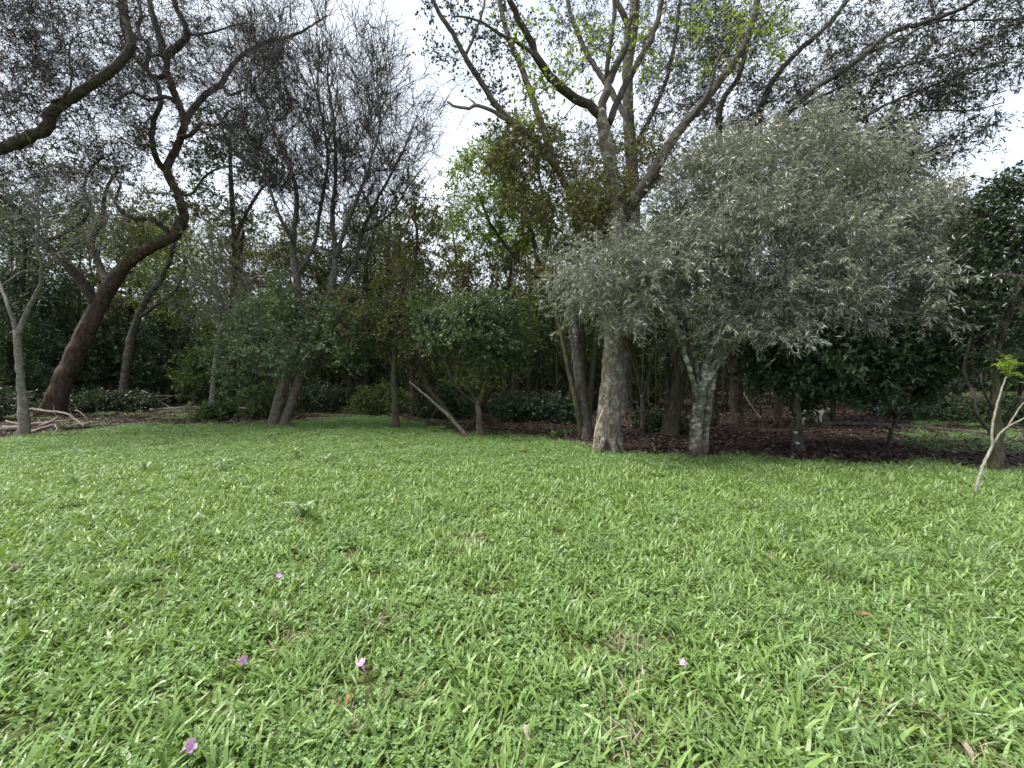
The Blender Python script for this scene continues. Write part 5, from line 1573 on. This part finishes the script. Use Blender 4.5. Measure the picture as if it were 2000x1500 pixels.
def weeds():
    m = GRASS['weed']
    lib = [jagged_leaf(rng.uniform(0.24, 0.34), rng.uniform(0.05, 0.075), rng.uniform(0.7, 1.3), m) for _ in range(8)]
    for px, py, n, s, lab in [(590, 1012, 11, 1.0, 'large pale jagged thistle rosette on the middle left of the lawn'),
                              (432, 916, 5, 0.95, 'pale jagged weed standing at the far left of the lawn, above the thistle rosette'),
                              (478, 948, 3, 0.8, 'small pale jagged weed just above the thistle rosette'),
                              (145, 948, 6, 0.9, 'bluish jagged weed on the left of the lawn'),
                              (284, 920, 5, 0.9, 'pale jagged weed left of the middle at the far lawn'),
                              (578, 893, 7, 0.9, 'jagged weed in the far lawn right of the others'),
                              (640, 906, 6, 0.9, 'jagged weed in the far lawn below the slender dark trunk')]:
        e = obj('jagged_weed', None, None, ground(px, py, 0.03))
        e.empty_display_size = 0.1
        tag(e, lab, 'weed', 'jagged weeds in the lawn')
        for k in range(n):
            o = obj('leaf', lib[int(rng.integers(0, 8))], e)
            o.rotation_euler = (rng.uniform(-.3, .3), -rng.uniform(0.2, 0.95), k * 6.283 / n + rng.uniform(-.4, .4))
            o.scale = (s * rng.uniform(0.7, 1.1),) * 3
    for px, py, n, ln, lab in [(1165, 1085, 90, 0.26, 'dark green tuft of fine long grass right of the lawn centre'),
                               (245, 1150, 70, 0.28, 'tuft of long arching grass on the left part of the lawn'),
                               (700, 1215, 45, 0.22, 'upright clump of broad grass below the lawn centre'),
                               (1640, 1130, 80, 0.32, 'tall arching grass tuft on the right part of the lawn')]:
        r_ = blade_arrays(n, 0.09, ln, 0.006 if 'broad' not in lab else 0.013, 0.45, 4, 1.4)
        o = obj('grass_tuft', mesh('grass_tuft', r_[0], [r_[1], r_[2]], GRASS['thin'], False, r_[3] * 0.6), None, ground(px, py))
        tag(o, lab, 'grass tuft')
    # yellow-green seedlings at the lawn edge
    ym = LEAF['young']
    for px, py, lab in [(1080, 860, 'yellow-green broad-leaved seedling at the lawn edge left of the lichen-covered trunk'),
                        (1020, 888, 'small yellow-green seedling in the lawn left of the lichen-covered trunk')]:
        e = obj('seedling', None, None, ground(px, py))
        tag(e, lab, 'seedling')
        h = 0.2 if px == 1080 else 0.12
        P = np.array([(0, 0, -0.02), (0.01, 0, h * 0.6), (0.0, 0.01, h)], float)
        obj('stem', trunk_mesh('stem', P, np.array([0.006, 0.005, 0.003]), BARK['sapling'], 7, 0.03, cap=True), e)
        for k in range(8):
            a = k * 2.4
            D = np.array([[math.cos(a), math.sin(a), 0.25]])
            V, T = leaf_batch(np.array([[0, 0, h * (0.5 + 0.5 * k / 8)]]), D, np.array([[0, 0, 1.0]]), np.array([0.11]), np.array([0.055]))
            obj('leaf', mesh('leaf', V, [T], ym, False, np.full(4, rng.random())), e)


def bushes():
    for px, py, w, h, mat, lab in [
        (612, 803, 62, 55, 'dark', 'low dark green bush right of the twin trunks'),
        (520, 815, 45, 60, 'mid', 'low leafy bush hugging the left side of the twin trunks'),
        (428, 818, 22, 26, 'mid', 'tiny bush at the foot of the slim whitish-footed tree'),
        (740, 808, 60, 55, 'mid', 'green bush between the mossy trunk and the slender dark trunk'),
        (860, 815, 55, 60, 'dark', 'dark rounded bush behind the leaning poles'),
        (905, 805, 60, 70, 'mid', 'light green bush behind the small spreading tree'),
        (165, 806, 60, 36, 'dark', 'dark low bush behind the branch pile'),
        (255, 804, 60, 34, 'dark', 'dark bush right of the massive leaning trunk'),
        (350, 788, 70, 60, 'dark', 'dark green bush behind the fallen bough on the left'),
        (1285, 836, 40, 26, 'dark', 'small dark bush between the shaded trunks'),
        (1010, 818, 60, 50, 'dark', 'dark bush in the shade at the centre'),
        (1090, 822, 50, 50, 'dark', 'dark bush left of the mossy many-stemmed tree'),
        (1850, 822, 80, 45, 'silvergreen', 'pale weedy bush behind the dark log at right'),
        (1935, 826, 70, 45, 'silvergreen', 'pale weedy bush behind the right-edge tree'),
        (1780, 815, 60, 40, 'mid', 'green bush behind the small thin-stemmed dark tree'),
        (2040, 830, 90, 60, 'silvergreen', 'weedy bush cut by the right edge'),
        (-40, 822, 80, 70, 'dark', 'dark bush cut by the left edge'),
    ]:
        t = Tree('bush', lab, (px, py), None, 'bush')
        for q in range(4):
            dx = rng.uniform(-0.6, 0.6) * w
            t.limb([(px + dx * 0.2, py), (px + dx * 0.6, py - h * 0.4, rng.uniform(-.2, .2)), (px + dx, py - h * 0.75, rng.uniform(-.4, .4))], 4, 2, 'dark', 'stem', 6, step=0.2)
        leafy(t, [(px, py - h * 0.45, w, h * 0.55, 0, 0.75)], 70, 8, 0.32, 5, (0.085, 0.042), mat, 'dark', rmax=0.015, sides=3, shell=0.4)


# ------------------------------------------------------------------ the dog
def dog():
    b = ground(1585, 831)
    Y = b[1]
    e = obj('dog', None, None, b)
    tag(e, 'white dog standing in the shade, half hidden by leaves, right of the pruned trunk', 'dog')
    e.rotation_euler = (0, 0, R(-18))
    nodes = {  # x forward, y left, z up
        'pelvis': (-0.17, 0, 0.36, 0.072), 'loin': (-0.06, 0, 0.365, 0.066), 'rib': (0.06, 0, 0.345, 0.088), 'chest': (0.16, 0, 0.34, 0.085),
        'neck': (0.235, 0, 0.415, 0.055), 'skull': (0.30, 0, 0.475, 0.052), 'stop': (0.345, 0, 0.462, 0.037), 'muzzle': (0.405, 0, 0.445, 0.024),
        'tail1': (-0.245, 0, 0.385, 0.022), 'tail2': (-0.31, 0.01, 0.40, 0.018), 'tail3': (-0.375, 0.02, 0.43, 0.011)}
    edges = [('pelvis', 'loin'), ('loin', 'rib'), ('rib', 'chest'), ('chest', 'neck'), ('neck', 'skull'), ('skull', 'stop'), ('stop', 'muzzle'),
             ('pelvis', 'tail1'), ('tail1', 'tail2'), ('tail2', 'tail3')]
    for sname, sy, off in (('l', 1, 0.03), ('r', -1, -0.035)):
        nodes.update({
            'hip' + sname: (-0.175, 0.055 * sy, 0.31, 0.052), 'knee' + sname: (-0.125 + off, 0.062 * sy, 0.215, 0.034), 'hock' + sname: (-0.205 + off, 0.062 * sy, 0.125, 0.019),
            'hpaw' + sname: (-0.19 + off, 0.062 * sy, 0.03, 0.018), 'htoe' + sname: (-0.15 + off, 0.062 * sy, 0.017, 0.018),
            'sho' + sname: (0.165, 0.055 * sy, 0.28, 0.045), 'elb' + sname: (0.135 - off, 0.06 * sy, 0.2, 0.029), 'wri' + sname: (0.16 - off, 0.06 * sy, 0.09, 0.019),
            'fpaw' + sname: (0.165 - off, 0.06 * sy, 0.026, 0.018), 'ftoe' + sname: (0.2 - off, 0.06 * sy, 0.017, 0.018)})
        edges += [('pelvis', 'hip' + sname), ('hip' + sname, 'knee' + sname), ('knee' + sname, 'hock' + sname), ('hock' + sname, 'hpaw' + sname), ('hpaw' + sname, 'htoe' + sname),
                  ('chest', 'sho' + sname), ('sho' + sname, 'elb' + sname), ('elb' + sname, 'wri' + sname), ('wri' + sname, 'fpaw' + sname), ('fpaw' + sname, 'ftoe' + sname)]
    keys = list(nodes)
    me = bpy.data.meshes.new('body')
    me.from_pydata([nodes[k][:3] for k in keys], [(keys.index(a), keys.index(c)) for a, c in edges], [])
    o = obj('body', me, e)
    sk = o.modifiers.new('skin', 'SKIN')
    sk.use_smooth_shade = True
    for k, v in zip(keys, me.skin_vertices[0].data):
        v.radius = (nodes[k][3], nodes[k][3])
        v.use_root = k == 'pelvis'
    ss = o.modifiers.new('sub', 'SUBSURF')
    ss.levels = ss.render_levels = 2
    fm = plain_mat('dog_fur', (0.55, 0.5, 0.43), (0.7, 0.66, 0.6), 5, 0.9)
    me.materials.append(fm)
    dm = plain_mat('dog_dark', (0.02, 0.018, 0.016), (0.04, 0.035, 0.03), 20, 0.5)
    em = plain_mat('dog_ear', (0.3, 0.22, 0.15), (0.42, 0.33, 0.25), 20, 0.9)
    for sy in (1, -1):
        V = np.array([(0.275, 0.02 * sy, 0.51), (0.31, 0.035 * sy, 0.515), (0.285, 0.05 * sy, 0.585), (0.265, 0.045 * sy, 0.515), (0.29, 0.03 * sy, 0.5)])
        obj('ear', mesh('ear', V, [np.array([(0, 1, 2), (1, 3, 2), (3, 0, 2), (0, 4, 1), (1, 4, 3), (3, 4, 0)])], em, False), e)
        th = np.linspace(0, 6.283, 9)[:-1]
        P = np.array([(0.338, 0.028 * sy, 0.485), (0.346, 0.036 * sy, 0.487)])
        obj('eye', trunk_mesh('eye', P, np.array([0.008, 0.005]), dm, 8, 0.0, cap=True), e)
    P = np.array([(0.415, 0, 0.449), (0.428, 0, 0.451), (0.434, 0, 0.45)])
    obj('nose', trunk_mesh('nose', P, np.array([0.012, 0.013, 0.006]), dm, 8, 0.0, cap=True), e)


thicket()
deep_wood()
trees_left()
trees_middle()
trees_right()
sapling()
bushes()
branch_pile()
flowers()
weeds()
dog()
